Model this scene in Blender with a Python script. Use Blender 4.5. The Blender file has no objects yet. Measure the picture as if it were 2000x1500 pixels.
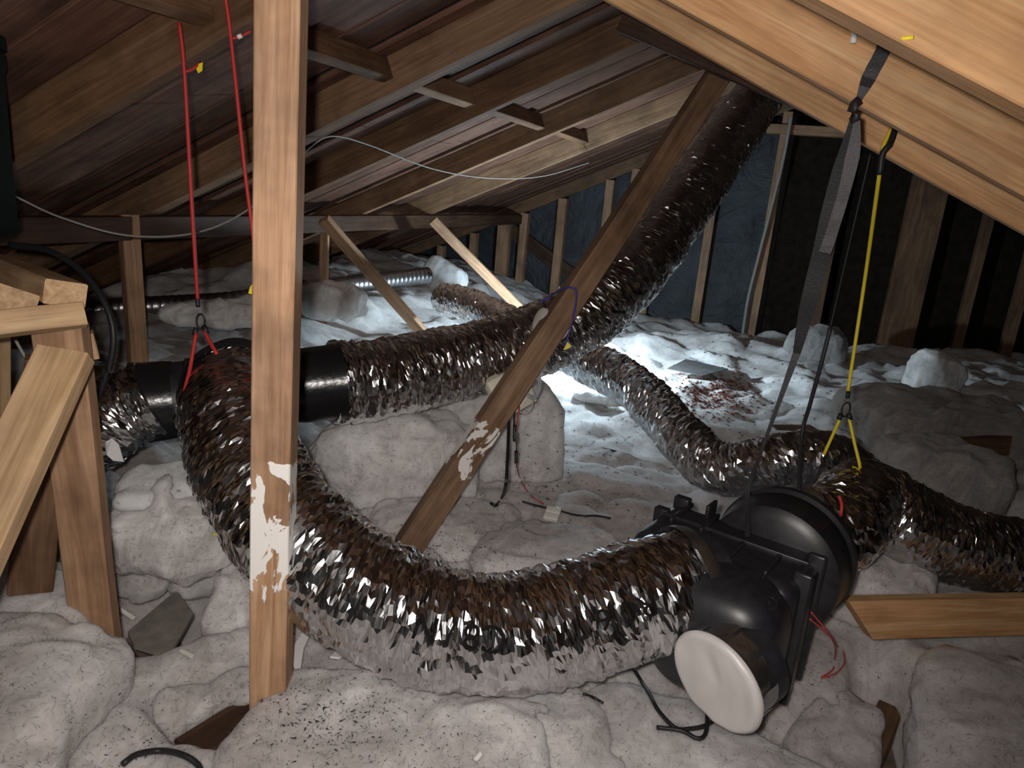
import bpy, bmesh, math, random
from mathutils import Vector, Matrix, noise
from mathutils.bvhtree import BVHTree

# ------------------------------------------------------------------ camera, world, light, exposure
SC = bpy.context.scene
COL = SC.collection
FPX, PITCH, ROLL, YAW = 1400.0, math.radians(15), math.radians(5), math.radians(-18)
CAM = Vector((0, 0, 1.5))

cd = bpy.data.cameras.new('camera')
cam = bpy.data.objects.new('camera', cd)
COL.objects.link(cam)
cd.sensor_width = 36.0
cd.lens = 36.0 * FPX / 2000.0
cd.clip_start = 0.02
# world = building axes: +Y along the ridge, camera turned 18 deg to the left of it
cam.matrix_world = (Matrix.Translation(CAM) @ Matrix.Rotation(-YAW, 4, 'Z')
                    @ Matrix.Rotation(math.pi / 2 - PITCH, 4, 'X') @ Matrix.Rotation(ROLL, 4, 'Z'))
SC.camera = cam

w = bpy.data.worlds.new('attic_dark')
SC.world = w
w.use_nodes = True
w.node_tree.nodes['Background'].inputs['Color'].default_value = (0.75, 0.72, 0.70, 1)
w.node_tree.nodes['Background'].inputs['Strength'].default_value = 0.014

SC.view_settings.view_transform = 'Standard'
SC.view_settings.look = 'None'
SC.view_settings.gamma = 1.0
SC.view_settings.use_curve_mapping = False
SC.view_settings.exposure = 0.15

FLASH_W, LAMP_W = 98.0, 105.0
fl = bpy.data.lights.new('phone_flash', 'SPOT')      # the hand lamp the picture was taken by
fl.energy = FLASH_W
fl.color = (1.0, 0.93, 0.88)
fl.shadow_soft_size = 0.018
fl.spot_size = math.radians(132)
fl.spot_blend = 1.0
flo = bpy.data.objects.new('phone_flash', fl)
COL.objects.link(flo)
flo.matrix_world = cam.matrix_world @ Matrix.Translation((-0.05, 0.045, 0.0)) @ Matrix.Rotation(math.radians(5), 4, 'Y')


# ------------------------------------------------------------------ pixel helpers (2000x1500 frame)
def ray(px, py):
    x, y = px - 1000.0, py - 750.0
    c, s = math.cos(ROLL), math.sin(ROLL)
    xr, yr = x * c + y * s, -x * s + y * c
    up = -yr
    f = FPX * math.cos(PITCH) + up * math.sin(PITCH)
    u = -FPX * math.sin(PITCH) + up * math.cos(PITCH)
    return Vector((xr * math.cos(YAW) + f * math.sin(YAW), -xr * math.sin(YAW) + f * math.cos(YAW), u)) / FPX

def at(px, py, d): return CAM + ray(px, py) * d
def on_z(px, py, z): v = ray(px, py); return CAM + v * ((z - CAM.z) / v.z)
def on_y(px, py, y): v = ray(px, py); return CAM + v * (y / v.y)
def on_x(px, py, x): v = ray(px, py); return CAM + v * (x / v.x)
VIEW = ray(1000, 750).normalized()


# ------------------------------------------------------------------ object helpers
def link(name, me, mat=None, parent=None, smooth=False):
    o = bpy.data.objects.new(name, me)
    COL.objects.link(o)
    if mat is not None and not me.materials:
        me.materials.append(mat)
    if smooth:
        me.polygons.foreach_set('use_smooth', [True] * len(me.polygons))
    if parent is not None:
        o.parent = parent
        o.matrix_parent_inverse = parent.matrix_basis.inverted()
    return o

def tag(o, label=None, cat=None, group=None, kind=None):
    if label: o['label'] = label
    if cat: o['category'] = cat
    if group: o['group'] = group
    if kind: o['kind'] = kind
    return o

def empty(name, loc, label=None, cat=None, group=None, kind=None):
    o = bpy.data.objects.new(name, None)
    o.empty_display_size = 0.05
    o.location = loc
    COL.objects.link(o)
    return tag(o, label, cat, group, kind)

def pydata(name, v, f):
    me = bpy.data.meshes.new(name)
    me.from_pydata([tuple(p) for p in v], [], f)
    me.update()
    return me

def frame_from(x, hint):
    x = x.normalized()
    z = hint - x * hint.dot(x)
    if z.length < 1e-4:
        z = Vector((0, 1, 0)) - x * x.y
    z.normalize()
    y = z.cross(x)
    return x, y, z

def beam_mesh(L, wd, th, seed, seg=6, ch=0.003, wob=0.003, cut0=0.0, cut1=0.0):
    """timber along local X, width on Y, thickness on Z, chamfered, slightly bowed; cut = skewed ends"""
    hw, ht = wd / 2, th / 2
    sec = [(-hw + ch, -ht), (hw - ch, -ht), (hw, -ht + ch), (hw, ht - ch), (hw - ch, ht), (-hw + ch, ht), (-hw, ht - ch), (-hw, -ht + ch)]
    v, f = [], []
    for i in range(seg + 1):
        t = i / seg
        x = L * t
        oy = wob * noise.noise(Vector((seed * 3.1, t * 2.2, 0.3)))
        oz = wob * noise.noise(Vector((seed * 5.7, t * 2.2, 7.3)))
        for (a, b) in sec:
            sk = 0
            if i == 0: sk = cut0 * a
            if i == seg: sk = cut1 * a
            v.append((x + sk, a + oy, b + oz))
    for i in range(seg):
        for k in range(8):
            a, b = i * 8 + k, i * 8 + (k + 1) % 8
            f.append((a, b, b + 8, a + 8))
    f.append(tuple(range(7, -1, -1)))
    f.append(tuple(seg * 8 + k for k in range(8)))
    return pydata('timber', v, f)

BSEED = [0]
def beam(name, p0, p1, wd, th, hint, mat, parent=None, seg=6, **k):
    """hint = direction the wide face looks to (normal of the wd-wide face)"""
    BSEED[0] += 1
    p0, p1 = Vector(p0), Vector(p1)
    x, y, z = frame_from(p1 - p0, Vector(hint))
    me = beam_mesh((p1 - p0).length, wd, th, BSEED[0], seg, **k)
    o = link(name, me, mat)
    m = Matrix((x, y, z)).transposed().to_4x4()
    m.translation = p0
    if parent is not None:
        o.parent = parent
        m = parent.matrix_basis.inverted() @ m
    o.matrix_basis = m
    return o

def catmull(pts, step):
    P = [Vector(p) for p in pts]
    P = [P[0] * 2 - P[1]] + P + [P[-1] * 2 - P[-2]]
    fine = []
    for i in range(1, len(P) - 2):
        a, b, c, d = P[i - 1:i + 3]
        for k in range(24):
            t = k / 24
            fine.append(0.5 * ((2 * b) + (c - a) * t + (2 * a - 5 * b + 4 * c - d) * t * t + (3 * b - a - 3 * c + d) * t ** 3))
    fine.append(P[-2])
    s = [0]
    for i in range(1, len(fine)):
        s.append(s[-1] + (fine[i] - fine[i - 1]).length)
    n = max(2, int(round(s[-1] / step)))
    out, j = [], 0
    for i in range(n + 1):
        q = s[-1] * i / n
        while j < len(s) - 2 and s[j + 1] < q:
            j += 1
        e = (q - s[j]) / max(1e-9, s[j + 1] - s[j])
        out.append(fine[j].lerp(fine[j + 1], e))
    return out, s[-1]

class Sweep:
    def __init__(self, pts, step, hint=Vector((0, 0, 1))):
        self.p, self.L = catmull(pts, step)
        n = len(self.p)
        self.t = [(self.p[min(i + 1, n - 1)] - self.p[max(i - 1, 0)]).normalized() for i in range(n)]
        self.n = []
        for i in range(n):                       # upright frames: theta 0 looks up
            nn = hint - self.t[i] * hint.dot(self.t[i])
            if i and nn.length < 0.35:
                nn = self.n[-1] - self.t[i] * self.n[-1].dot(self.t[i])
            self.n.append(nn.normalized())
        self.b = [self.t[i].cross(self.n[i]) for i in range(n)]
    def surf(self, th, s, r):
        q = max(0.0, min(0.9999, s / self.L)) * (len(self.p) - 1)
        i = int(q); e = q - i
        j = min(i + 1, len(self.p) - 1)
        p = self.p[i].lerp(self.p[j], e); n = self.n[i].lerp(self.n[j], e).normalized(); b = self.b[i].lerp(self.b[j], e).normalized()
        return p + n * (math.cos(th) * r) + b * (math.sin(th) * r)

def sweep_mesh(name, sw, rad, nseg, uv=False, cap=True):
    """rad: number or function(theta, s, i)"""
    v, f = [], []
    N = len(sw.p)
    for i in range(N):
        s = sw.L * i / (N - 1)
        for k in range(nseg):
            th = 2 * math.pi * k / nseg
            r = rad(th, s) if callable(rad) else rad
            v.append(sw.p[i] + sw.n[i] * (math.cos(th) * r) + sw.b[i] * (math.sin(th) * r))
    for i in range(N - 1):
        for k in range(nseg):
            a, b = i * nseg + k, i * nseg + (k + 1) % nseg
            f.append((a, b, b + nseg, a + nseg))
    nq = len(f)
    if cap:
        f.append(tuple(range(nseg - 1, -1, -1)))
        f.append(tuple((N - 1) * nseg + k for k in range(nseg)))
    me = pydata(name, v, f)
    if uv:
        R = rad(0, 0.1) if callable(rad) else rad
        ul = me.uv_layers.new(name='UVMap')
        dat = [0.0] * (2 * len(me.loops))
        for q in range(nq):
            i, k = divmod(q, nseg)
            c = [(k, i), (k + 1, i), (k + 1, i + 1), (k, i + 1)]
            for m in range(4):
                dat[(q * 4 + m) * 2] = 2 * math.pi * R * c[m][0] / nseg
                dat[(q * 4 + m) * 2 + 1] = sw.L * c[m][1] / (N - 1)
        ul.data.foreach_set('uv', dat)
    return me

def cord(name, pts, r, mat, parent=None, step=0.012, nseg=8, flat=None):
    sw = Sweep(pts, step)
    if flat:
        a, b = flat
        rad = lambda th, s: 1.0 / math.sqrt((math.cos(th) / a) ** 2 + (math.sin(th) / b) ** 2)
    else:
        rad = r
    return link(name, sweep_mesh(name, sw, rad, nseg), mat, parent, smooth=True)

def lathe(name, p0, axis, prof, mat, parent=None, n=48, capa=True, capb=True, hint=Vector((0, 0, 1)), smooth=True):
    """prof: list of (distance along axis, radius)"""
    x, y, z = frame_from(Vector(axis), Vector(hint))
    v, f = [], []
    for (d, r) in prof:
        for k in range(n):
            a = 2 * math.pi * k / n
            v.append(Vector(p0) + x * d + (y * math.cos(a) + z * math.sin(a)) * r)
    for i in range(len(prof) - 1):
        for k in range(n):
            a, b = i * n + k, i * n + (k + 1) % n
            f.append((a, b, b + n, a + n))
    if capa: f.append(tuple(range(n - 1, -1, -1)))
    if capb: f.append(tuple((len(prof) - 1) * n + k for k in range(n)))
    me = pydata(name, v, f)
    o = link(name, me, mat, parent, smooth=smooth)
    sharp(me)
    return o

def sharp(me, ang=38):
    bm = bmesh.new(); bm.from_mesh(me)
    bmesh.ops.recalc_face_normals(bm, faces=bm.faces)
    for e in bm.edges:
        if len(e.link_faces) == 2:
            e.smooth = e.calc_face_angle(0) < math.radians(ang)
    for fc in bm.faces: fc.smooth = True
    bm.to_mesh(me); bm.free()

def rbox(name, size, bev, mat, parent=None, mtx=None, segs=4):
    """rounded box, centred, placed by world matrix mtx"""
    bm = bmesh.new()
    bmesh.ops.create_cube(bm, size=1.0)
    for vv in bm.verts:
        vv.co = Vector((vv.co.x * size[0], vv.co.y * size[1], vv.co.z * size[2]))
    bmesh.ops.bevel(bm, geom=list(bm.edges), offset=bev, segments=segs, profile=0.5, affect='EDGES')
    me = bpy.data.meshes.new(name); bm.to_mesh(me); bm.free()
    sharp(me, 50)
    o = link(name, me, mat)
    m = mtx or Matrix()
    if parent is not None:
        o.parent = parent
        m = parent.matrix_basis.inverted() @ m
    o.matrix_basis = m
    return o

def basis(o, x, y, z):
    m = Matrix((Vector(x), Vector(y), Vector(z))).transposed().to_4x4()
    m.translation = Vector(o)
    return m


# ------------------------------------------------------------------ materials
def new_mat(name):
    m = bpy.data.materials.new(name); m.use_nodes = True
    nt = m.node_tree
    for n in list(nt.nodes): nt.nodes.remove(n)
    out = nt.nodes.new('ShaderNodeOutputMaterial')
    b = nt.nodes.new('ShaderNodeBsdfPrincipled')
    nt.links.new(b.outputs[0], out.inputs[0])
    return m, nt, b

def ND(nt, typ, **k):
    n = nt.nodes.new(typ)
    for a, v in k.items():
        if a in n.inputs: n.inputs[a].default_value = v
        else: setattr(n, a, v)
    return n

def ramp(nt, fac, stops):
    r = nt.nodes.new('ShaderNodeValToRGB')
    el = r.color_ramp.elements
    while len(el) > 1: el.remove(el[-1])
    el[0].position, el[0].color = stops[0][0], tuple(stops[0][1]) + (1,)
    for p, c in stops[1:]:
        e = el.new(p); e.color = tuple(c) + (1,)
    nt.links.new(fac, r.inputs[0])
    return r.outputs[0]

def mix(nt, fac, a, b, blend='MIX'):
    m = nt.nodes.new('ShaderNodeMix'); m.data_type = 'RGBA'; m.blend_type = blend
    for s, v in ((0, fac), (6, a), (7, b)):
        if hasattr(v, 'is_linked') or hasattr(v, 'links'): nt.links.new(v, m.inputs[s])
        else: m.inputs[s].default_value = v if s == 0 else tuple(v) + (1,)
    return m.outputs[2]

def bump(nt, h, strength, dist, prev=None):
    b = nt.nodes.new('ShaderNodeBump')
    b.inputs['Strength'].default_value = strength; b.inputs['Distance'].default_value = dist
    nt.links.new(h, b.inputs['Height'])
    if prev is not None: nt.links.new(prev, b.inputs['Normal'])
    return b.outputs[0]

def wood(name, dark, mid, light, rough=0.62, stain=0.45, patch=None):
    m, nt, b = new_mat(name)
    tc = ND(nt, 'ShaderNodeTexCoord'); oi = ND(nt, 'ShaderNodeObjectInfo')
    mul = ND(nt, 'ShaderNodeVectorMath', operation='MULTIPLY_ADD')
    nt.links.new(oi.outputs['Random'], mul.inputs[0]); mul.inputs[1].default_value = (13, 7, 5)
    nt.links.new(tc.outputs['Object'], mul.inputs[2])
    mp = ND(nt, 'ShaderNodeMapping'); mp.inputs['Scale'].default_value = (1.6, 26, 26)
    nt.links.new(mul.outputs[0], mp.inputs['Vector'])
    n1 = ND(nt, 'ShaderNodeTexNoise', Scale=1.0, Detail=5.0, Roughness=0.6, Distortion=1.2)
    nt.links.new(mp.outputs[0], n1.inputs['Vector'])
    col = ramp(nt, n1.outputs[0], [(0.25, dark), (0.5, mid), (0.72, light)])
    n2 = ND(nt, 'ShaderNodeTexNoise', Scale=3.1, Detail=4.0, Roughness=0.65)
    nt.links.new(mul.outputs[0], n2.inputs['Vector'])
    st = ramp(nt, n2.outputs[0], [(0.42, (1, 1, 1)), (0.68, (1 - stain, 1 - stain, 1 - stain * 0.95))])
    col = mix(nt, 1.0, col, st, 'MULTIPLY')
    mp3 = ND(nt, 'ShaderNodeMapping'); mp3.inputs['Scale'].default_value = (5, 110, 110)
    nt.links.new(mul.outputs[0], mp3.inputs['Vector'])
    n3 = ND(nt, 'ShaderNodeTexNoise', Scale=1.0, Detail=2.0)
    nt.links.new(mp3.outputs[0], n3.inputs['Vector'])
    col = mix(nt, 0.35, col, ramp(nt, n3.outputs[0], [(0.35, (0.55, 0.5, 0.45)), (0.6, (1.1, 1.1, 1.1))]), 'MULTIPLY')
    nor = bump(nt, n3.outputs[0], 0.35, 0.002)
    if patch:                                      # splashes of white plaster between two stations of the timber
        x0, x1, thr = patch
        sx = ND(nt, 'ShaderNodeSeparateXYZ'); nt.links.new(tc.outputs['Object'], sx.inputs[0])
        mr = ND(nt, 'ShaderNodeMapRange'); mr.interpolation_type = 'SMOOTHSTEP'
        nt.links.new(sx.outputs[0], mr.inputs[0])
        mr.inputs[1].default_value = x0 - 0.09; mr.inputs[2].default_value = x0 + 0.05
        mr2 = ND(nt, 'ShaderNodeMapRange'); mr2.interpolation_type = 'SMOOTHSTEP'
        nt.links.new(sx.outputs[0], mr2.inputs[0])
        mr2.inputs[1].default_value = x1 - 0.05; mr2.inputs[2].default_value = x1 + 0.09
        mr2.inputs[3].default_value = 1.0; mr2.inputs[4].default_value = 0.0
        mm = ND(nt, 'ShaderNodeMath', operation='MULTIPLY')
        nt.links.new(mr.outputs[0], mm.inputs[0]); nt.links.new(mr2.outputs[0], mm.inputs[1])
        mp4 = ND(nt, 'ShaderNodeMapping'); mp4.inputs['Scale'].default_value = (9, 16, 16); mp4.inputs['Location'].default_value = (0.7, 0.35, 0)
        nt.links.new(tc.outputs['Object'], mp4.inputs['Vector'])
        n4 = ND(nt, 'ShaderNodeTexNoise', Scale=1.0, Detail=4.0, Roughness=0.6, Distortion=0.6)
        nt.links.new(mp4.outputs[0], n4.inputs['Vector'])
        m2 = ND(nt, 'ShaderNodeMath', operation='MULTIPLY')
        nt.links.new(mm.outputs[0], m2.inputs[0]); nt.links.new(n4.outputs[0], m2.inputs[1])
        msk = ramp(nt, m2.outputs[0], [(thr, (0, 0, 0)), (thr + 0.015, (1, 1, 1))])
        col = mix(nt, msk, col, (0.86, 0.83, 0.79))
        nor = bump(nt, msk, 0.5, 0.004, nor)
    nt.links.new(col, b.inputs['Base Color'])
    b.inputs['Roughness'].default_value = rough
    b.inputs['Specular IOR Level'].default_value = 0.25
    nt.links.new(nor, b.inputs['Normal'])
    return m

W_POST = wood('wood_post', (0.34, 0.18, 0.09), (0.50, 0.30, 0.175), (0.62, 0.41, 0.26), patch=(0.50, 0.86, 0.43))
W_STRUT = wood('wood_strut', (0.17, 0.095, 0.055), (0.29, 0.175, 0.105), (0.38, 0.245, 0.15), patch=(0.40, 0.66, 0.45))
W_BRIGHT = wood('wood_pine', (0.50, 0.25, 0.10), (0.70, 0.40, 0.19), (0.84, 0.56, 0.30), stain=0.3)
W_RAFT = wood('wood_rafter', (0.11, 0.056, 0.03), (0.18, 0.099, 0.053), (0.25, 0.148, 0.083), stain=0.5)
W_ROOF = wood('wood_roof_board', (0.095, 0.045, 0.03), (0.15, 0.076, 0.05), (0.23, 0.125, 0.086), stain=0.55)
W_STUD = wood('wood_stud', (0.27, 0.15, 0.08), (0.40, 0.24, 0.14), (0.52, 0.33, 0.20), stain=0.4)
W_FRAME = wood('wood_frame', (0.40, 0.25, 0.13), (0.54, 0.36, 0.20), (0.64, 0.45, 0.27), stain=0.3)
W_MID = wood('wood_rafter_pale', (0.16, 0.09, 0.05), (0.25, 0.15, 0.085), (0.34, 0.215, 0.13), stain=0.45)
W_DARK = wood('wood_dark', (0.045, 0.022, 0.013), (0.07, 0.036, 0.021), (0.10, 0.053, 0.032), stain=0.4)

def plain(name, col, rough=0.5, metal=0.0, bumpscale=None, bs=0.2, spec=0.5, var=0.0):
    m, nt, b = new_mat(name)
    b.inputs['Base Color'].default_value = tuple(col) + (1,)
    b.inputs['Roughness'].default_value = rough
    b.inputs['Metallic'].default_value = metal
    b.inputs['Specular IOR Level'].default_value = spec
    tc = ND(nt, 'ShaderNodeTexCoord')
    n = ND(nt, 'ShaderNodeTexNoise', Scale=bumpscale or 60.0, Detail=3.0)
    nt.links.new(tc.outputs['Object'], n.inputs['Vector'])
    if var:
        lo = tuple(c * (1 - var) for c in col); hi = tuple(min(1, c * (1 + var)) for c in col)
        nt.links.new(ramp(nt, n.outputs[0], [(0.3, lo), (0.7, hi)]), b.inputs['Base Color'])
    if bumpscale:
        nt.links.new(bump(nt, n.outputs[0], bs, 0.002), b.inputs['Normal'])
    return m

M_BLACK = plain('black_plastic', (0.020, 0.020, 0.024), 0.38, bumpscale=35, bs=0.08, var=0.25)
M_BLACKW = plain('black_tape', (0.012, 0.012, 0.013), 0.25, bumpscale=55, bs=0.5)
M_RUBBER = plain('black_rubber', (0.014, 0.014, 0.016), 0.5, bumpscale=90, bs=0.1)
M_WHITE = plain('white_plastic', (0.78, 0.76, 0.70), 0.4, var=0.04)
M_CREAM = plain('cream_plastic', (0.80, 0.77, 0.62), 0.4, var=0.03)
M_PAPER = plain('white_paper', (0.80, 0.79, 0.77), 0.75, bumpscale=30, bs=0.2)
M_RED = plain('red_cord', (0.45, 0.028, 0.025), 0.55, bumpscale=300, bs=0.3)
M_PINK = plain('red_wire', (0.55, 0.06, 0.06), 0.45)
M_YEL = plain('yellow_cord', (0.78, 0.62, 0.03), 0.5, bumpscale=300, bs=0.3)
M_YTAG = plain('yellow_tag', (0.90, 0.74, 0.03), 0.5)
M_BLUE = plain('blue_cord', (0.055, 0.06, 0.30), 0.5, bumpscale=300, bs=0.3)
M_STRAP = plain('black_webbing', (0.016, 0.015, 0.018), 0.55, bumpscale=220, bs=0.5, var=0.3)
M_STRAPG = plain('grey_webbing', (0.055, 0.05, 0.055), 0.6, bumpscale=220, bs=0.5, var=0.3)
M_CABLE = plain('white_cable', (0.30, 0.28, 0.25), 0.5)
M_GCABLE = plain('grey_cable', (0.42, 0.44, 0.46), 0.35)
M_GREEN = plain('tank_green', (0.004, 0.007, 0.005), 0.9, bumpscale=40, bs=0.2, spec=0.1)
M_CARD = plain('grey_board', (0.20, 0.185, 0.16), 0.85, bumpscale=25, bs=0.4, var=0.2)
M_DCARD = plain('dark_paper', (0.10, 0.095, 0.095), 0.8, bumpscale=18, bs=0.5, var=0.3)
M_PLASTER = plain('dusty_board', (0.17, 0.13, 0.10), 0.9, bumpscale=14, bs=0.5, var=0.4)
M_DEBRIS = plain('debris', (0.035, 0.022, 0.016), 0.9, var=0.5)
M_REDDUST = plain('red_chips', (0.17, 0.045, 0.025), 0.9, var=0.5)
M_INK = plain('black_ink', (0.010, 0.009, 0.009), 0.8, spec=0.1)
M_SHEET = plain('wall_shaded', (0.016, 0.012, 0.009), 0.85, bumpscale=12, bs=0.3, spec=0.1, var=0.4)  # right half of the end wall, its lack of lamp light painted dark
M_GREYP = plain('grey_plastic', (0.16, 0.165, 0.17), 0.5)
M_STEEL = plain('galvanised', (0.42, 0.42, 0.43), 0.32, metal=1.0, bumpscale=30, bs=0.3)

def foil(name, scale=1.0, rough=0.17, base=(0.70, 0.70, 0.71), strength=0.5):
    m, nt, b = new_mat(name)
    uv = ND(nt, 'ShaderNodeUVMap'); uv.uv_map = 'UVMap'
    mp = ND(nt, 'ShaderNodeMapping'); mp.inputs['Scale'].default_value = (13 * scale, 46 * scale, 1); mp.inputs['Rotation'].default_value = (0, 0, 0.16)
    nt.links.new(uv.outputs[0], mp.inputs['Vector'])
    v = ND(nt, 'ShaderNodeTexVoronoi', Scale=1.0, feature='F1')
    v.inputs['Randomness'].default_value = 1.0
    n0 = ND(nt, 'ShaderNodeTexNoise', Scale=1.2, Detail=2.0)
    nt.links.new(mp.outputs[0], n0.inputs['Vector'])
    wv = ND(nt, 'ShaderNodeVectorMath', operation='MULTIPLY_ADD')
    nt.links.new(n0.outputs['Color'], wv.inputs[0]); wv.inputs[1].default_value = (0.9, 0.9, 0.9)
    nt.links.new(mp.outputs[0], wv.inputs[2])
    nt.links.new(wv.outputs[0], v.inputs['Vector'])
    mp2 = ND(nt, 'ShaderNodeMapping'); mp2.inputs['Scale'].default_value = (7 * scale, 70 * scale, 1); mp2.inputs['Rotation'].default_value = (0, 0, -0.12)
    nt.links.new(uv.outputs[0], mp2.inputs['Vector'])
    n = ND(nt, 'ShaderNodeTexNoise', Scale=1.0, Detail=3.0, Roughness=0.55, Distortion=0.8)
    nt.links.new(mp2.outputs[0], n.inputs['Vector'])
    nor = bump(nt, n.outputs[0], strength * 0.35, 0.004)
    nor = bump(nt, v.outputs['Distance'], strength * 0.35, 0.004, nor)
    b.inputs['Base Color'].default_value = base + (1,)
    b.inputs['Metallic'].default_value = 1.0
    b.inputs['Roughness'].default_value = rough
    nt.links.new(nor, b.inputs['Normal'])
    return m

M_FOIL = foil('duct_foil')
M_FOILF = foil('duct_foil_fine', 1.3, 0.2, base=(0.78, 0.79, 0.81), strength=0.7)
M_TAPE = plain('foil_tape', (0.66, 0.66, 0.66), 0.33, metal=1.0, bumpscale=60, bs=0.8)
M_CAP = plain('foil_cap', (0.74, 0.71, 0.69), 0.5, metal=0.15, bumpscale=14, bs=0.3)

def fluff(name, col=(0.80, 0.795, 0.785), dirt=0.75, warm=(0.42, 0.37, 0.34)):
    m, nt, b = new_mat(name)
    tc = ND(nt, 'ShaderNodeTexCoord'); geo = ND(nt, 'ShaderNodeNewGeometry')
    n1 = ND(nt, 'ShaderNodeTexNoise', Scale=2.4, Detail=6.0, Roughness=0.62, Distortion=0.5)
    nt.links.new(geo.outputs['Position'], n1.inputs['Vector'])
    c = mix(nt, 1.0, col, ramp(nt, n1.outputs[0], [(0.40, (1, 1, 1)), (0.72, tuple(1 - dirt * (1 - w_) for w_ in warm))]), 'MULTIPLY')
    n2 = ND(nt, 'ShaderNodeTexNoise', Scale=85.0, Detail=3.0, Roughness=0.7)
    nt.links.new(geo.outputs['Position'], n2.inputs['Vector'])
    n4 = ND(nt, 'ShaderNodeTexNoise', Scale=5.0, Detail=2.0)
    nt.links.new(geo.outputs['Position'], n4.inputs['Vector'])
    am = ND(nt, 'ShaderNodeMath', operation='MULTIPLY')
    nt.links.new(n2.outputs[0], am.inputs[0]); nt.links.new(n4.outputs[0], am.inputs[1])
    c = mix(nt, 1.0, c, ramp(nt, am.outputs[0], [(0.36, (1, 1, 1)), (0.47, (0.55, 0.5, 0.46))]), 'MULTIPLY')
    nt.links.new(c, b.inputs['Base Color'])
    b.inputs['Roughness'].default_value = 1.0
    b.inputs['Specular IOR Level'].default_value = 0.05
    b.inputs['Sheen Weight'].default_value = 0.2
    b.inputs['Subsurface Weight'].default_value = 1.0
    b.inputs['Subsurface Radius'].default_value = (1, 1, 1)
    b.inputs['Subsurface Scale'].default_value = 0.05
    b.inputs['Sheen Roughness'].default_value = 0.6
    n3 = ND(nt, 'ShaderNodeTexNoise', Scale=16.0, Detail=8.0, Roughness=0.75, Distortion=0.8)
    nt.links.new(geo.outputs['Position'], n3.inputs['Vector'])
    n5 = ND(nt, 'ShaderNodeTexNoise', Scale=9.0, Detail=9.0, Roughness=0.7, Distortion=0.9)
    nt.links.new(geo.outputs['Position'], n5.inputs['Vector'])
    c2 = mix(nt, 1.0, c, ramp(nt, n5.outputs[0], [(0.3, (0.72, 0.71, 0.70)), (0.62, (1.12, 1.12, 1.12))]), 'MULTIPLY')
    nt.links.new(c2, b.inputs['Base Color'])
    nor = bump(nt, n3.outputs[0], 0.45, 0.016)
    nor = bump(nt, n2.outputs[0], 0.6, 0.006, nor)
    nt.links.new(nor, b.inputs['Normal'])
    return m

M_WOOL = fluff('glass_wool')
M_WOOLD = fluff('glass_wool_dusty', (0.70, 0.675, 0.665), 0.85)
M_WOOL_SHADED = fluff('glass_wool_shaded', (0.36, 0.34, 0.325), 0.8)  # darker wool copy: weak light at left and right put into the colour
M_WOOLC = fluff('glass_wool_clean', (0.86, 0.88, 0.88), 0.25)

# building paper: dark, wrinkled
M_WRAP, nt, b = new_mat('building_paper')
geo = ND(nt, 'ShaderNodeNewGeometry')
n = ND(nt, 'ShaderNodeTexNoise', Scale=2.2, Detail=6.0, Roughness=0.6, Distortion=1.5)
nt.links.new(geo.outputs['Position'], n.inputs['Vector'])
nt.links.new(ramp(nt, n.outputs[0], [(0.3, (0.016, 0.018, 0.023)), (0.7, (0.038, 0.042, 0.052))]), b.inputs['Base Color'])
nt.links.new(bump(nt, n.outputs[0], 0.8, 0.06), b.inputs['Normal'])
b.inputs['Roughness'].default_value = 0.6

# ------------------------------------------------------------------ large structure
random.seed(7)
YG = 8.2                                  # plane of the end wall
S_L, H_L = 0.46, 2.5                      # left slope: rafter underside z = 2.5 + .46 x
S_R, H_R = 0.466, 1.82                    # right slope: rafter underside z = 1.82 - .466 x
RX = 0.35                                 # ridge of the main roof
def zl(x): return H_L + S_L * x
def zr(x): return H_R - S_R * x
UPL = Vector((-S_L, 0, 1)).normalized()   # normal of the left slope
UPR = Vector((S_R, 0, 1)).normalized()

# floor (dusty ceiling lining) 
fm = pydata('floor', [(-5.6, -1, 0), (4.2, -1, 0), (4.2, YG + 0.1, 0), (-5.6, YG + 0.1, 0), (-5.6, -1, -0.03), (4.2, -1, -0.03), (4.2, YG + 0.1, -0.03), (-5.6, YG + 0.1, -0.03)],
            [(0, 1, 2, 3), (7, 6, 5, 4), (0, 4, 5, 1), (1, 5, 6, 2), (2, 6, 7, 3), (3, 7, 4, 0)])
tag(link('floor', fm, M_PLASTER), 'dusty brown ceiling lining between the joists under the insulation', kind='structure')

# main left slope: boards running with the rafters, one by one
roof = empty('ceiling', (0, 0, 0), 'dark red-brown timber boarding of the left roof slope', kind='structure')
y = -0.9
bi = 0
while y < YG + 0.05:
    wdt = random.choice((0.14, 0.15, 0.19, 0.2))
    drop = random.choice((0, 0.004, 0.018, 0.022))
    x0, x1 = -5.5, RX
    off = UPL * (0.162 - drop)
    yc = y + wdt / 2
    beam('board', Vector((x0, yc, zl(x0))) + off, Vector((x1, yc, zl(x1))) + off, wdt - random.uniform(0.004, 0.014), 0.022, UPL, W_ROOF, roof, seg=5, wob=0.006)
    y += wdt
# underlay above the boards: closes the gaps
um = pydata('underlay', [(x, yy_, zl(x) + 0.215) for yy_ in (-1, YG + .1) for x in (-5.6, RX)], [(0, 1, 3, 2)])
link('roofing_underlay', um, M_DCARD, roof)

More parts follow.
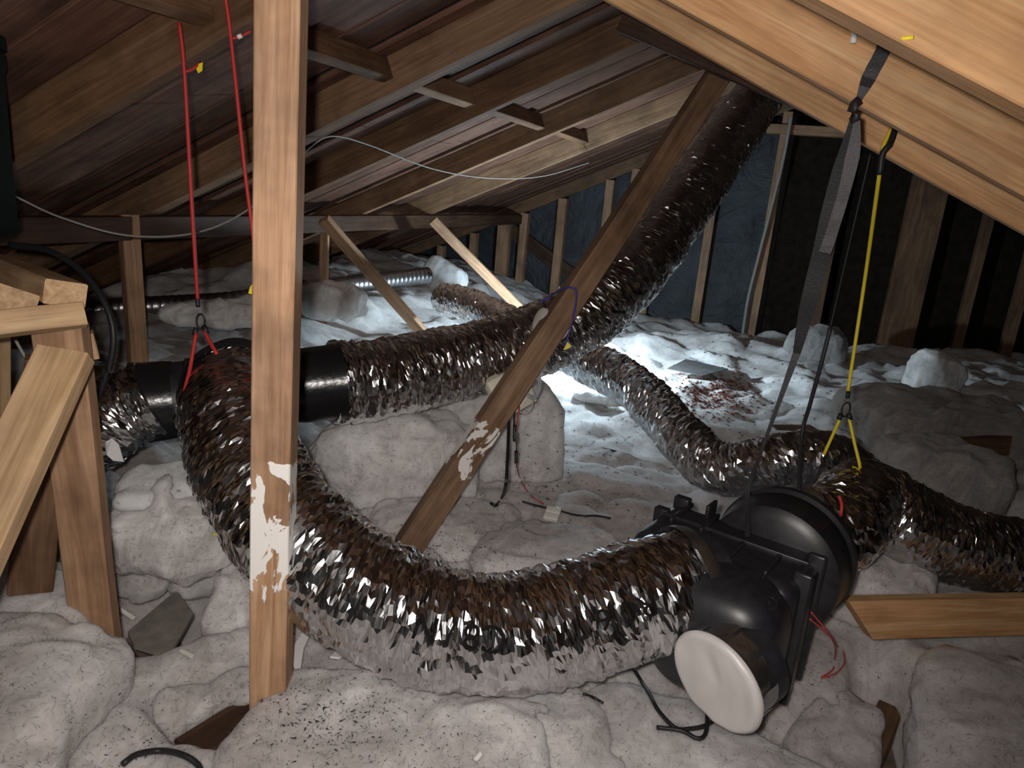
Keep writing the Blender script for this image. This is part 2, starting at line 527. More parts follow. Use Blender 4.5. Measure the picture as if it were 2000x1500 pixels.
far = empty('ceiling', (0, 0, 0), 'dark boarding of the far right roof slope beyond the ridge', kind='structure')
y = 2.7
while y < YG + 0.05:
    wdt = 0.19
    zz = lambda x: zl(RX) + 0.17 - S_R * (x - RX)
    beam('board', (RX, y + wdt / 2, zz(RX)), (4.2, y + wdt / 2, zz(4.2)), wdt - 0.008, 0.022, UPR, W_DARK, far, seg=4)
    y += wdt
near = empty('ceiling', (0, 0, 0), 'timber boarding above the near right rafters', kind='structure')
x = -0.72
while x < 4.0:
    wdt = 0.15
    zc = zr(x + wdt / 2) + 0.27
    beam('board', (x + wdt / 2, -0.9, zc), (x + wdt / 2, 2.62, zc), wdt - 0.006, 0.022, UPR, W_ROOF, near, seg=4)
    x += wdt

def rafter_label(i):
    return ['roof rafter at the upper left that both red cords hang from',
            'pale water-stained roof rafter passing just behind the tall post',
            'roof rafter in the middle of the left slope, in front of the crossing blocking',
            'roof rafter whose lower end shows a bright yellow-lit stripe',
            'second-farthest roof rafter, next to the end wall, thin yellow-lit edge',
            'roof rafter resting on the studs of the dark end wall'][i]
LR = [1.74, 2.7, 3.5, 4.6, 5.7, 8.12]
for i, yr in enumerate(LR):
    x0, x1 = -5.3, RX - 0.02
    o = Vector((0, yr, 0))
    up = UPL * 0.075
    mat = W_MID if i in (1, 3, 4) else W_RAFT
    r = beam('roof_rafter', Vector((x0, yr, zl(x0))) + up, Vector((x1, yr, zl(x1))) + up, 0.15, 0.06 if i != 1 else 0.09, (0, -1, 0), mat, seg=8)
    tag(r, rafter_label(i), 'rafter', 'rafters of the left roof slope')
o0 = beam('roof_rafter', Vector((-5.3, 0.66, zl(-5.3))) + UPL * 0.075, Vector((-0.2, 0.66, zl(-0.2))) + UPL * 0.075, 0.15, 0.05, (0, -1, 0), W_RAFT, seg=8)
tag(o0, 'nearest roof rafter across the top left corner of the picture', 'rafter', 'rafters of the left roof slope')

# blocking between the rafters
LB = ['short timber block between rafters at the upper left corner', 'timber block between rafters right behind the tall post',
      'pale short timber block between rafters left of the middle of the roof', 'short timber block with a dark shadow between the middle rafters', 'farthest short timber block between the rafters']
ys = [0.66] + LR[:5]
for i in range(5):
    a, bb = ys[i] + 0.035, ys[i + 1] - 0.035
    xb = -1.5 + 0.02 * i
    z0 = zl(xb)
    bk = beam('blocking', Vector((xb, a, z0)) + UPL * 0.10, Vector((xb + 0.03, bb, z0)) + UPL * 0.10, 0.085, 0.05, (1, 0, 0.4), W_RAFT if i != 2 else W_STUD, seg=3)
    tag(bk, LB[i], 'timber block', 'blocking between the rafters')

# near right rafters
for i, (yr, dep) in enumerate(((1.28, 0.235), (1.9, 0.235), (2.4, 0.235))):
    x0, x1 = -0.70, 3.2
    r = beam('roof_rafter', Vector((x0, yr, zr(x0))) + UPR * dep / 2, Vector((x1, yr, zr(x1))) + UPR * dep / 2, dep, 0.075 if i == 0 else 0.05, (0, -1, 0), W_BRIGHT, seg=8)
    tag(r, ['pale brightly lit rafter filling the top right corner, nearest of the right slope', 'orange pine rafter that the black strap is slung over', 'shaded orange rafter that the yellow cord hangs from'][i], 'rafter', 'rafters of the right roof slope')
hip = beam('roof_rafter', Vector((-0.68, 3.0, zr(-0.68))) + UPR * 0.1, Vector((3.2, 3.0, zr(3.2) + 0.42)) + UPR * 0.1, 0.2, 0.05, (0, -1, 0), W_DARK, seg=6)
tag(hip, 'dark rafter behind the other right rafters, at the top of the big duct', 'rafter', 'rafters of the right roof slope')

# under-purlin on the left
xp = -2.72
purl = beam('roof_beam', (xp, 0.9, zl(xp) - 0.055), (xp, YG - 0.05, zl(xp) - 0.055), 0.105, 0.075, (1, 0, 0), W_DARK, seg=10)
tag(purl, 'long dark horizontal roof beam under the left rafters', 'beam')

# end wall: paper and studs
wv, wf = [], []
nx, nz = 60, 24
for j in range(nz + 1):
    for i in range(nx + 1):
        X = -5.6 + 9.8 * i / nx
        top = (zl(X) + 0.2) if X < RX else (zl(RX) + 0.2 - S_R * (X - RX))
        Z = max(0.02, top) * j / nz
        wv.append((X, YG + 0.06 + 0.03 * noise.noise(Vector((X * 2.2, Z * 2.2, 4))), Z))
for j in range(nz):
    for i in range(nx):
        a = j * (nx + 1) + i
        wf.append((a, a + 1, a + nx + 2, a + nx + 1))
wall = empty('wall_back', (0, YG, 0), 'end wall of bare studs over dark blue-black building paper', kind='structure')
nl = [q for q in wf if wv[q[0]][0] < -0.02]
nr = [q for q in wf if wv[q[0]][0] >= -0.02]
def sub(fs):
    ids = sorted({i for q in fs for i in q}); mp_ = {a: k for k, a in enumerate(ids)}
    return [wv[i] for i in ids], [tuple(mp_[i] for i in q) for q in fs]
link('building_paper', pydata('building_paper', *sub(nl)), M_WRAP, wall, smooth=True)
link('shaded_sheet', pydata('shaded_sheet', *sub(nr)), M_SHEET, wall, smooth=True)
for (X, wd, dk) in ((-4.05, 0.16, 0), (-3.28, 0.08, 0), (-2.9, 0.15, 0), (-2.66, 0.09, 0), (-2.22, 0.10, 0), (-1.70, 0.09, 0), (-1.40, 0.15, 0), (-1.16, 0.08, 0), (-0.58, 0.09, 0),
                    (0.02, 0.09, 0), (0.64, 0.10, 1), (1.32, 0.12, 1), (1.48, 0.22, 1), (1.98, 0.09, 1), (2.4, 0.10, 1), (3.0, 0.09, 1), (-3.7, .08, 0)):
    top = (zl(X) - 0.01) if X < RX else (zl(RX) - S_R * (X - RX) + 0.1)
    beam('stud', (X, YG - 0.06, 0.0), (X, YG - 0.06, top), wd, 0.1, (0, -1, 0), W_STUD if not dk else W_RAFT, wall, seg=4)
beam('top_plate', (-0.3, YG - 0.08, 2.33), (1.6, YG - 0.08, 2.33), 0.09, 0.12, (0, -1, 0), W_STUD, wall, seg=3)
beam('brace', (-3.0, YG - 0.01, 1.15), (-1.3, YG - 0.01, 0.2), 0.16, 0.05, (0, -1, 0), W_DARK, wall, seg=3)

# ------------------------------------------------------------------ insulation
def sstep(e0, e1, x):
    t = max(0.0, min(1.0, (x - e0) / (e1 - e0)))
    return t * t * (3 - 2 * t)

HOLES = [(on_z(315, 1240, 0.05), 0.23, 0.22), (on_z(480, 1425, 0.05), 0.12, 0.10), (on_z(410, 1470, .05), .14, .08), (on_z(1715, 1440, 0.05), 0.08, 0.30)]
BUMPS = []
def Hbase(x, y):
    h = 0.20 + 0.10 * sstep(2.6, 5.0, y) - 0.06 * sstep(5.5, 8, y)
    h += 0.30 * sstep(-1.7, -2.9, x) * sstep(0.8, 2.0, y)
    h += 0.10 * sstep(-2.6, -3.6, x)
    h += 0.12 * sstep(0.9, 2.2, x) * sstep(2.6, 4, y)
    for (p, hx, hy, a) in BUMPS:
        q = ((x - p[0]) / hx) ** 2 + ((y - p[1]) / hy) ** 2
        if q < 6: h += a * math.exp(-q * 1.4)
    for (p, hx, hy) in HOLES:
        q = ((x - p.x) / hx) ** 2 + ((y - p.y) / hy) ** 2
        if q < 9: h -= 0.25 * math.exp(-(q ** 1.6))
    return h
def puffy(v, sc, seed):
    wv_ = Vector((noise.noise(v * 1.7 * sc + Vector((seed, 3, 1))), noise.noise(v * 1.7 * sc + Vector((9, seed, 1))), noise.noise(v * 1.7 * sc + Vector((2, 5, seed))))) * 0.35
    q = v * sc + wv_ + Vector((seed * 1.3, seed * 0.7, 0))
    a = abs(noise.noise(q)) * 1.6
    bq = abs(noise.noise(q * 2.3)) * 0.7
    c = noise.noise(q * 5.5) * 0.22 + noise.noise(q * 12) * 0.1
    return a + bq + c
def H(x, y):
    v = Vector((x, y, 0))
    big = noise.noise(v * 0.9 + Vector((3.3, 1.2, 0))) * 0.05
    fold = noise.noise(Vector((x * 1.6 + y * 0.7, y * 4.2 - x * 1.2, 2.2))) * 0.022
    amp = 0.05 + 0.035 * sstep(3, 5, y)
    h = Hbase(x, y)
    e = amp * (puffy(v, 2.1, 4.0) - 0.5) + big + fold
    for (p, hx, hy) in HOLES:
        q = ((x - p.x) / hx) ** 2 + ((y - p.y) / hy) ** 2
        if q < 2: e *= min(1, max(0.15, q / 2))
    return h + e

BUMPS += [((0.2, 1.75), 0.42, 0.34, -0.13), ((-0.75, 2.45), .3, .3, -.08), ((-1.0, 2.6), 0.5, 0.3, 0.10), ((0.25, 6.6), 1.0, 0.6, 0.10), ((-0.9, 6.2), .8, .7, .08), ((-1.4, 1.75), .3, .25, .12)]
def grid(x0, x1, y0, y1, step):
    nx, ny = int((x1 - x0) / step), int((y1 - y0) / step)
    v, f = [], []
    for j in range(ny + 1):
        yy_ = y0 + (y1 - y0) * j / ny
        for i in range(nx + 1):
            xx_ = x0 + (x1 - x0) * i / nx
            v.append((xx_, yy_, H(xx_, yy_)))
    for j in range(ny):
        for i in range(nx):
            a = j * (nx + 1) + i
            f.append((a, a + 1, a + nx + 2, a + nx + 1))
    return pydata('insulation', v, f)
ins = []
g1 = link('glass_wool_insulation', grid(-1.85, 2.4, 0.25, 3.6, 0.022), M_WOOLD, smooth=True)
tag(g1, 'off-white fluffy glass wool insulation spread over the near attic floor', 'insulation', kind='stuff')
g2 = link('glass_wool_insulation', grid(-5.2, 4.1, 3.6, YG + 0.02, 0.045), M_WOOL, smooth=True)
tag(g2, 'pale glass wool insulation spread over the far attic floor to the end wall', 'insulation', kind='stuff')
g3 = link('glass_wool_insulation', grid(-5.2, -1.85, 0.25, 3.6, 0.03), M_WOOL_SHADED, smooth=True)
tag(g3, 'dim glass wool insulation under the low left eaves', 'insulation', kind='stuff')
g4 = link('glass_wool_insulation', grid(2.4, 4.1, 0.4, 3.6, 0.05), M_WOOL_SHADED, smooth=True)
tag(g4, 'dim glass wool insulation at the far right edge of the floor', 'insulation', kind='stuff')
ins += [g1, g2, g3, g4]

def batt(label, c, size, rotz=0, tilt=(0, 0), seed=1, mat=None, amp=0.05, n=26, pw=4.0, sag=0.0, sc=4.5, name='insulation_batt', group='loose glass wool batts'):
    """pillow-like slab of glass wool: rounded box with billowed skin"""
    v, f, idx = [], [], {}
    hx, hy, hz = size[0] / 2, size[1] / 2, size[2] / 2
    nz = max(6, n // 4)
    faces = [((1, 0, 0), (0, 1, 0), (0, 0, 1)), ((-1, 0, 0), (0, -1, 0), (0, 0, 1)), ((0, 1, 0), (-1, 0, 0), (0, 0, 1)), ((0, -1, 0), (1, 0, 0), (0, 0, 1)), ((0, 0, 1), (1, 0, 0), (0, 1, 0)), ((0, 0, -1), (-1, 0, 0), (0, 1, 0))]
    for (nn, uu, vv) in faces:
        nn, uu, vv = Vector(nn), Vector(uu), Vector(vv)
        nu = n
        nv = nz if vv.z else n
        loc = {}
        for j in range(nv + 1):
            for i in range(nu + 1):
                p = nn + uu * (2 * i / nu - 1) + vv * (2 * j / nv - 1)
                key = (round(p.x, 4), round(p.y, 4), round(p.z, 4))
                if key not in idx:
                    L = (abs(p.x) ** pw + abs(p.y) ** pw + abs(p.z) ** pw) ** (1 / pw)
                    q = p / L
                    w_ = Vector((q.x * hx, q.y * hy, q.z * hz))
                    nrm = Vector((q.x ** 3 / hx, q.y ** 3 / hy, q.z ** 3 / hz))
                    nrm = nrm.normalized() if nrm.length > 1e-6 else p.normalized()
                    d = 0.62 * amp * (puffy(w_ + Vector((seed * 3.7, seed * 1.9, seed)), sc, seed) - 0.6)
                    w_ = w_ + nrm * d
                    w_.z -= sag * (q.x ** 2 + q.y ** 2)
                    w_ += Vector((noise.noise(w_ * 1.8 + Vector((seed, 0, 0))), noise.noise(w_ * 1.8 + Vector((0, seed, 4))), 0)) * size[0] * 0.10
                    idx[key] = len(v); v.append(w_)
                loc[(i, j)] = idx[key]
        for j in range(nv):
            for i in range(nu):
                f.append((loc[(i, j)], loc[(i + 1, j)], loc[(i + 1, j + 1)], loc[(i, j + 1)]))
    o = link(name, pydata('batt', v, f), mat or M_WOOL, smooth=True)
    o.location = c
    o.rotation_euler = (tilt[0], tilt[1], rotz)
    tag(o, label, 'insulation', group)
    ins.append(o)
    return o

def bz(px, py, z, dz=0): p = on_z(px, py, z); p.z += dz; return p
R_ = math.radians
batt('big folded glass wool batt filling the bottom left corner', bz(-60, 1350, 0.30, -0.06), (0.56, 0.50, 0.30), R_(15), (R_(2), R_(3)), 2, M_WOOLD, 0.05, 40, 4, sc=3.2)
batt('flat glass wool batt behind the bottom left one, against the timber stand', bz(-30, 1165, 0.36, -0.10), (0.5, 0.45, 0.24), R_(-10), (R_(6), 0), 3, M_WOOLD, 0.04, 26)
batt('lower glass wool batt at the left foot of the tall post', bz(330, 1385, 0.10, -0.03), (0.56, 0.20, 0.16), R_(52), (0, R_(-4)), 5, M_WOOLD, 0.045, 34)
batt('wide speckled glass wool batt at the bottom middle, right of the tall post', bz(760, 1440, 0.22, -0.05), (0.80, 0.42, 0.22), R_(16), (0, 0), 6, M_WOOLD, 0.05, 44, sc=3.0)
batt('smooth grey glass wool batt under the white capped spigot', bz(1330, 1500, 0.20, -0.085), (0.80, 0.52, 0.20), R_(-12), (0, R_(-2)), 8, M_WOOLD, 0.04, 44, sc=2.6)
batt('glass wool batt sloping down to the gap at the bottom right', bz(1630, 1460, 0.12, -0.07), (0.24, 0.60, 0.22), R_(-14), (0, R_(6)), 9, M_WOOLD, 0.04, 34, sc=3)
batt('dim glass wool batt in the bottom right corner', bz(1930, 1420, 0.20, -0.05), (0.38, 0.70, 0.22), R_(-16), (R_(5), R_(-3)), 10, M_WOOLD, 0.05, 34, sc=3)
batt('thick clump of glass wool left of the front duct, below the black tee', bz(365, 1010, 0.40, -0.02), (0.42, 0.40, 0.30), R_(30), (0, R_(4)), 11, M_WOOL, 0.07, 36, 3)
batt('bright clean layer of glass wool on the clump left of the front duct', bz(335, 935, 0.53, -0.03), (0.34, 0.24, 0.12), R_(36), (R_(5), R_(-5)), 12, M_WOOLC, 0.04, 28, 3)
batt('torn glass wool clump beside the timber stand leg', bz(285, 1090, 0.24), (0.24, 0.26, 0.24), R_(10), (0, 0), 13, M_WOOL, 0.07, 30, 3)
batt('small torn glass wool clump behind the grey board', bz(400, 1100, 0.22), (0.28, 0.22, 0.22), R_(60), (0, 0), 14, M_WOOL, 0.07, 30, 3)
batt('glass wool clump close to the left side of the tall post', bz(478, 1180, 0.18), (0.20, 0.40, 0.26), R_(20), (0, 0), 15, M_WOOL, 0.06, 30, 3)
batt('rounded glass wool mound under the middle duct behind the tall post', at(770, 915, 3.05), (0.66, 0.42, 0.50), R_(30), (0, 0), 16, M_WOOL, 0.08, 44, 3.2, sc=3.4)
batt('tall glass wool block under the duct behind the white control box', at(950, 850, 3.42), (0.70, 0.40, 0.60), R_(24), (0, R_(2)), 17, M_WOOL, 0.06, 40, 4, sc=3.2)
batt('low glass wool pad below the black power cable', bz(880, 1000, 0.24, -0.07), (0.62, 0.46, 0.2), R_(18), (0, 0), 18, M_WOOLD, 0.05, 36)
batt('glass wool pad under the small white plug box', bz(1080, 1075, 0.22, -0.06), (0.55, 0.42, 0.2), R_(14), (0, 0), 19, M_WOOLD, 0.045, 36)
batt('square-edged white piece of glass wool standing upright at the back', at(862, 552, 6.5), (0.46, 0.15, 0.40), R_(-14), (R_(-8), R_(18)), 21, M_WOOLC, 0.03, 24, 5)
batt('pointed glass wool tuft against the studs at the right', at(1822, 735, 5.2), (0.40, 0.28, 0.36), R_(10), (0, R_(6)), 22, M_WOOL, 0.06, 24, 2.5)
batt('pillow of glass wool right of the black fan box, under the right duct', bz(1715, 1140, 0.30, -0.03), (0.36, 0.32, 0.22), R_(-20), (0, 0), 23, M_WOOLD, 0.04, 30, 3.5)
batt('fluffy glass wool lump at the foot of the short post', at(650, 590, 4.6), (0.42, 0.3, 0.22), R_(0), (0, 0), 24, M_WOOL, 0.07, 26, 3)
batt('pale strip of glass wool below the far galvanised duct', at(450, 612, 3.9), (0.75, 0.2, 0.16), R_(50), (0, 0), 25, M_WOOL, 0.05, 26, 3)
batt('glass wool heap leaning on the studs behind the black strap', at(1590, 690, 6.2), (0.5, 0.4, 0.5), R_(0), (0, 0), 26, M_WOOL_SHADED, 0.07, 26, 2.5)
batt('long dim glass wool batt behind the right duct', at(1830, 830, 4.0), (1.0, 0.7, 0.34), R_(10), (0, 0), 27, M_WOOL_SHADED, 0.06, 34, 4)
batt('dim glass wool batt beside the right joist end', at(1830, 935, 3.3), (0.5, 0.5, 0.36), R_(20), (0, 0), 28, M_WOOL_SHADED, 0.06, 30, 3.5)
batt('small white scrap of glass wool by the bright back duct', bz(1165, 775, 0.30), (0.30, 0.2, 0.08), R_(10), (0, 0), 29, M_WOOLC, 0.03, 20, 3)
bpy.context.view_layer.update()

# collision surface used to lay things on the wool
def make_bvh(objs):
    V, F = [], []
    for o in objs:
        k = len(V); m = o.matrix_world
        V += [m @ vv.co for vv in o.data.vertices]
        F += [tuple(i + k for i in p.vertices) for p in o.data.polygons]
    return BVHTree.FromPolygons(V, F)
BV = make_bvh(ins)
def top(x, y, lift=0.0, default=0.2):
    h = BV.ray_cast(Vector((x, y, 1.45)), Vector((0, 0, -1)))
    return Vector((x, y, (h[0].z if h[0] else default) + lift))
def hit(px, py, lift=0.0):
    """point of the wool seen at a pixel"""
    h = BV.ray_cast(CAM, ray(px, py).normalized())
    p = h[0].copy() if h[0] else on_z(px, py, 0.2)
    p.z += lift
    return p

# ------------------------------------------------------------------ posts and struts
p = on_z(531, 1365, 0.2)
pt_ = at(551, -25, 1.415)
pb0 = p - (pt_ - p) * (0.2 / (pt_.z - p.z))
post = beam('timber_post', pb0, pt_, 0.088, 0.088, Vector((0.45, -1, 0)), W_POST, seg=10)
tag(post, 'tall pale pine post in the foreground splashed with white plaster', 'post')

s0, s1 = on_z(800, 1062, 0.22), at(1412, 132, 3.15)
s0 = s0 + (s0 - s1).normalized() * 0.12
stt = beam('timber_strut', s0, s1, 0.098, 0.075, Vector((0.75, -0.75, 0.35)), W_STRUT, seg=10)
tag(stt, 'long diagonal brown strut in the middle, plaster-splashed at its foot', 'strut')
ul = on_y(628, 432, 4.35)
beamA = beam('timber_strut', at(836, 662, 5.0), at(632, 428, 4.3), 0.075, 0.045, Vector((-0.3, -1, 0.5)), W_STUD, seg=5)
tag(beamA, 'yellowish slanting strut behind the duct, left of the two back ones', 'strut')
beamB = beam('timber_strut', at(1018, 606, 5.6), at(845, 430, 5.2), 0.07, 0.05, Vector((-0.3, -1, 0.5)), W_STUD, seg=5)
tag(beamB, 'thin slanting strut further back, right of the two back ones', 'strut')
pp = on_x(250, 436, xp)
pa = beam('timber_post', (pp.x + 0.02, pp.y, 0.3), (pp.x, pp.y, pp.z + 0.04), 0.075, 0.075, Vector((1, -0.5, 0)), W_STUD, seg=4)
tag(pa, 'short post under the dark beam at the left, above the silver duct', 'post')
pp = on_x(634, 445, xp)
pb = beam('timber_post', (pp.x, pp.y, 0.3), (pp.x, pp.y, pp.z + 0.02), 0.055, 0.05, Vector((0.4, -1, 0)), W_STUD, seg=4)
tag(pb, 'short post right of the tall one, standing in the back wool', 'post')

# joists showing between the wool
j1 = beam('ceiling_joist', on_z(1672, 1205, 0.29), on_z(2060, 1198, 0.29), 0.13, 0.05, Vector((0, -1, 0.12)), W_BRIGHT, seg=5, cut0=-0.8)
tag(j1, 'orange ceiling joist at the right edge below the duct', 'joist')
j2 = beam('ceiling_joist', on_z(1820, 880, 0.46), on_z(2050, 862, 0.46), 0.10, 0.05, Vector((0, -1, 0.1)), W_RAFT, seg=4)
tag(j2, 'short timber end lying on the dim wool at the right edge', 'joist')
j3 = beam('ceiling_joist', on_z(1735, 1400, 0.03), on_z(1660, 1560, 0.03), 0.07, 0.09, Vector((0, 0, 1)), W_RAFT, seg=3)
tag(j3, 'timber joist in the narrow gap at the bottom right', 'joist')
j4 = beam('ceiling_joist', on_z(690, 1215, 0.12), on_z(590, 1330, 0.10), 0.10, 0.09, Vector((0, 0, 1)), W_BRIGHT, seg=3)
tag(j4, 'brown joist end under the front duct beside the tall post', 'joist')
j5 = beam('ceiling_joist', on_z(560, 1365, 0.06), on_z(370, 1490, 0.06), 0.12, 0.08, Vector((0, 0, 1)), W_DARK, seg=3)
tag(j5, 'dark joist in the gap at the foot of the tall post', 'joist')

# ------------------------------------------------------------------ timber stand with tank at the left
st = empty('timber_stand', on_z(215, 1270, 0.2), 'rough sawn timber stand at the left edge carrying a dark tank', 'stand')
st.location.z = 0.0
bpy.context.view_layer.update()
CF = -VIEW
beam('bearer', at(165, 614, 1.60), at(-150, 652, 1.44), 0.052, 0.05, CF, W_FRAME, st, seg=3)
beam('top_board', at(129, 573, 1.60), at(-20, 512, 2.05), 0.055, 0.085, Vector((1, -0.3, 0)), W_FRAME, st, seg=3)
beam('top_board', at(28, 588, 1.55), at(-125, 530, 1.95), 0.055, 0.085, Vector((1, -0.3, 0)), W_FRAME, st, seg=3)
beam('leg', at(196, 1290, 1.97), at(116, 632, 1.62), 0.105, 0.05, CF + Vector((0.2, 0, 0)), W_STUD, st, seg=5)
beam('leg', at(60, 1150, 1.86), at(96, 700, 1.72), 0.10, 0.05, CF + Vector((0.9, 0, 0)), W_RAFT, st, seg=5)
beam('leg', at(-12, 1230, 2.1), at(-12, 640, 1.9), 0.06, 0.05, CF, W_FRAME, st, seg=3)
beam('brace', at(128, 690, 1.52), at(128, 690, 1.52) + (at(-75, 1130, 1.30) - at(128, 690, 1.52)) * 1.7, 0.105, 0.045, CF + Vector((0.1, 0, 0)), W_FRAME, st, seg=5, cut0=0.0)
beam('cleat', at(160, 650, 1.72), at(172, 700, 1.74), 0.05, 0.05, CF + Vector((0.7, 0, 0)), W_FRAME, st, seg=2)
tc_ = at(-178, 545, 1.85)
tank = empty('water_tank', tc_, 'dark green tank at the left edge on top of the timber stand', 'tank')
tank.location = (tc_.x, tc_.y, 1.30)
bpy.context.view_layer.update()
lathe('body', (tc_.x, tc_.y, 1.275), (0, 0, 1), [(0, 0.225), (0.02, 0.245), (0.40, 0.245), (0.42, 0.252), (0.45, 0.252), (0.46, 0.235)], M_GREEN, tank, n=48, hint=(0, 1, 0))
lathe('lid', (tc_.x, tc_.y, 1.735), (0, 0, 1), [(0, 0.255), (0.03, 0.255), (0.04, 0.2), (0.055, 0.05)], M_GREEN, tank, n=48, hint=(0, 1, 0))
# ------------------------------------------------------------------ foil ducts
def duct_rad(R, seed, coil=0.045, a=1.0, ends=None):
    def f(th, s):
        c, sn = math.cos(th), math.sin(th)
        ph = 2 * math.pi * s / coil + th
        r = R + a * 0.0035 * (abs(math.cos(ph / 2)) - 0.6)
        r += a * 0.010 * noise.noise(Vector((c * 1.6 + seed, sn * 1.6, s * 6.0)))
        r += a * 0.007 * noise.noise(Vector((c * 3.0 + seed, sn * 3.0 + 4, s * 34.0 + th * 0.8)))
        r += a * 0.012 * (0.25 - abs(noise.noise(Vector((c * 1.3 + seed, sn * 1.3 + 2, s * 20.0 + th * 0.5)))))
        r += a * 0.0045 * noise.noise(Vector((c * 9.0 + seed, sn * 9.0 + 8, s * 60.0)))
        return r
    return f

def crinkle(me, sw, nseg, step, seed, amp):
    """shake every vertex a little: crumpled foil of small flat facets"""
    rnd = random.Random(seed)
    N = len(sw.p)
    for i in range(1, N - 1):
        for k in range(nseg):
            vv = me.vertices[i * nseg + k]
            rad_ = (vv.co - sw.p[i])
            R = rad_.length; rad_ /= R
            tan = sw.t[i].cross(rad_)
            g = max(0.12, 0.62 + 1.15 * noise.noise(Vector((vv.co.x * 5, vv.co.y * 5, vv.co.z * 5 + seed))))
            if seed == 2: g *= 1 - 0.6 * sstep(sw.L - 0.75, sw.L - 0.45, sw.L * i / (N - 1))
            vv.co += rad_ * rnd.gauss(0, amp * g) + sw.t[i] * rnd.uniform(-.38, .38) * step + tan * rnd.uniform(-.4, .4) * (2 * math.pi * R / nseg)
    me.update()

def duct(pts, R, seed, label, mat, step=0.0068, nseg=54, cr=0.0013, a=1.0, coil=0.045, name='foil_duct'):
    sw = Sweep(pts, step)
    e = empty(name, pts[0], label, 'duct')
    me = sweep_mesh('sleeve', sw, duct_rad(R, seed, coil, a), nseg, uv=True)
    crinkle(me, sw, nseg, step, seed, cr)
    link('foil_sleeve', me, mat, e, smooth=False)
    return e, sw

PA = [at(*q) for q in ((646, 748, 2.69), (690, 746, 2.73), (740, 740, 2.78), (850, 718, 2.9), (970, 690, 3.02), (1080, 650, 3.10), (1170, 592, 3.16), (1250, 508, 3.30), (1325, 412, 3.6), (1392, 318, 3.95), (1447, 238, 4.35), (1486, 178, 4.7), (1500, 130, 4.85))]
dA, swA = duct(PA, 0.155, 1, 'long silver foil duct climbing from the black tee up to the roof ridge', M_FOIL)
PB = [at(*q) for q in ((458, 766, 2.28), (456, 800, 2.15), (476, 890, 2.01), (532, 990, 1.91), (618, 1085, 1.85), (725, 1165, 1.82), (850, 1220, 1.82), (990, 1236, 1.83), (1120, 1212, 1.86), (1240, 1172, 1.89), (1352, 1140, 1.94))]
dB, swB = duct(PB, 0.152, 2, 'fat silver foil duct curving through the foreground into the black fan box', M_FOIL, a=1.0)
PC = [at(*q) for q in ((300, 778, 2.42), (250, 800, 2.40), (190, 838, 2.36), (120, 880, 2.36), (20, 915, 2.4))]
dC, swC = duct(PC, 0.132, 3, 'short silver foil duct at the left behind the timber stand', M_FOIL)
PD = [at(*q) for q in ((868, 584, 5.1), (905, 592, 4.9), (960, 615, 4.55), (1040, 655, 4.15), (1130, 700, 3.85), (1205, 735, 3.6), (1275, 790, 3.35), (1335, 860, 3.1), (1400, 912, 2.95), (1480, 908, 2.86), (1560, 892, 2.84), (1640, 905, 2.86), (1700, 960, 2.95))]
dD, swD = duct(PD, 0.108, 4, 'thinner foil duct winding over the lit wool in the background', M_FOILF, a=1.0, step=0.010, nseg=40, cr=0.0026)
# pointed closed end of the back duct
nD = (PD[0] - PD[1]).normalized()
lathe('closed_end', PD[0], nD, [(-0.02, 0.108), (0.02, 0.1), (0.07, 0.055), (0.12, 0.01)], M_TAPE, dD, n=40)

# fan box frame
FX, FY, FZ = Vector((0.954, -0.30, 0)).normalized(), Vector((0.30, 0.954, 0)).normalized(), Vector((0, 0, 1))
FO = Vector((-0.228, 1.849, 0.25))
def fp(a, bb, c): return FO + FX * a + FY * bb + FZ * c
PE = [fp(0.345, 0.55, 0.30), fp(0.42, 0.66, 0.30)] + [at(*q) for q in ((1690, 975, 2.5), (1770, 1022, 2.52), (1860, 1062, 2.56), (1960, 1085, 2.6), (2080, 1096, 2.65))]
dE, swE = duct(PE, 0.138, 5, 'dark foil duct leaving the fan box to the right edge', M_FOIL)

# galvanised spiral duct far left
def spiral_rad(R, pitch):
    return lambda th, s: R + 0.004 * max(0.0, math.cos(2 * math.pi * s / pitch + th)) ** 3
for i, (pts, lab) in enumerate(((
        [at(*q) for q in ((140, 612, 4.2), (230, 602, 4.3), (330, 597, 4.4), (440, 590, 4.5), (520, 580, 4.7), (600, 570, 4.9))], 'ribbed metal duct lying in the dark at the left behind the tall post'),
        ([at(*q) for q in ((596, 566, 5.2), (680, 556, 5.5), (760, 547, 5.8), (835, 538, 6.1))], 'ribbed metal duct at the back beside the upright wool piece'))):
    sw = Sweep(pts, 0.008)
    me = sweep_mesh('ribbed_duct', sw, spiral_rad(0.062 if i == 0 else 0.068, 0.045), 32, uv=True)
    tag(link('ribbed_duct', me, M_STEEL, smooth=True), lab, 'duct')

# printing on the front duct
def duct_text(txt, sw, s0, th0, size, parent, R, flip):
    cu = bpy.data.curves.new('print', 'FONT'); cu.body = txt; cu.size = size; cu.extrude = 0
    cu.resolution_u = 6
    to = bpy.data.objects.new('print_tmp', cu); COL.objects.link(to)
    bpy.context.view_layer.update()
    me = bpy.data.meshes.new_from_object(to.evaluated_get(bpy.context.evaluated_depsgraph_get()))
    bpy.data.objects.remove(to)
    bm = bmesh.new(); bm.from_mesh(me)
    bmesh.ops.subdivide_edges(bm, edges=bm.edges[:], cuts=2, use_grid_fill=False)
    bmesh.ops.triangulate(bm, faces=bm.faces[:])
    rad = duct_rad(R, 2)
    for vv in bm.verts:
        x, yv = vv.co.x, vv.co.y
        s = s0 + (-x if flip else x)
        th = th0 + (yv if flip else -yv) / R
        vv.co = sw.surf(th, s, rad(th, s) + 0.0045)
    bm.to_mesh(me); bm.free()
    link('printed_lettering', me, M_INK, parent)

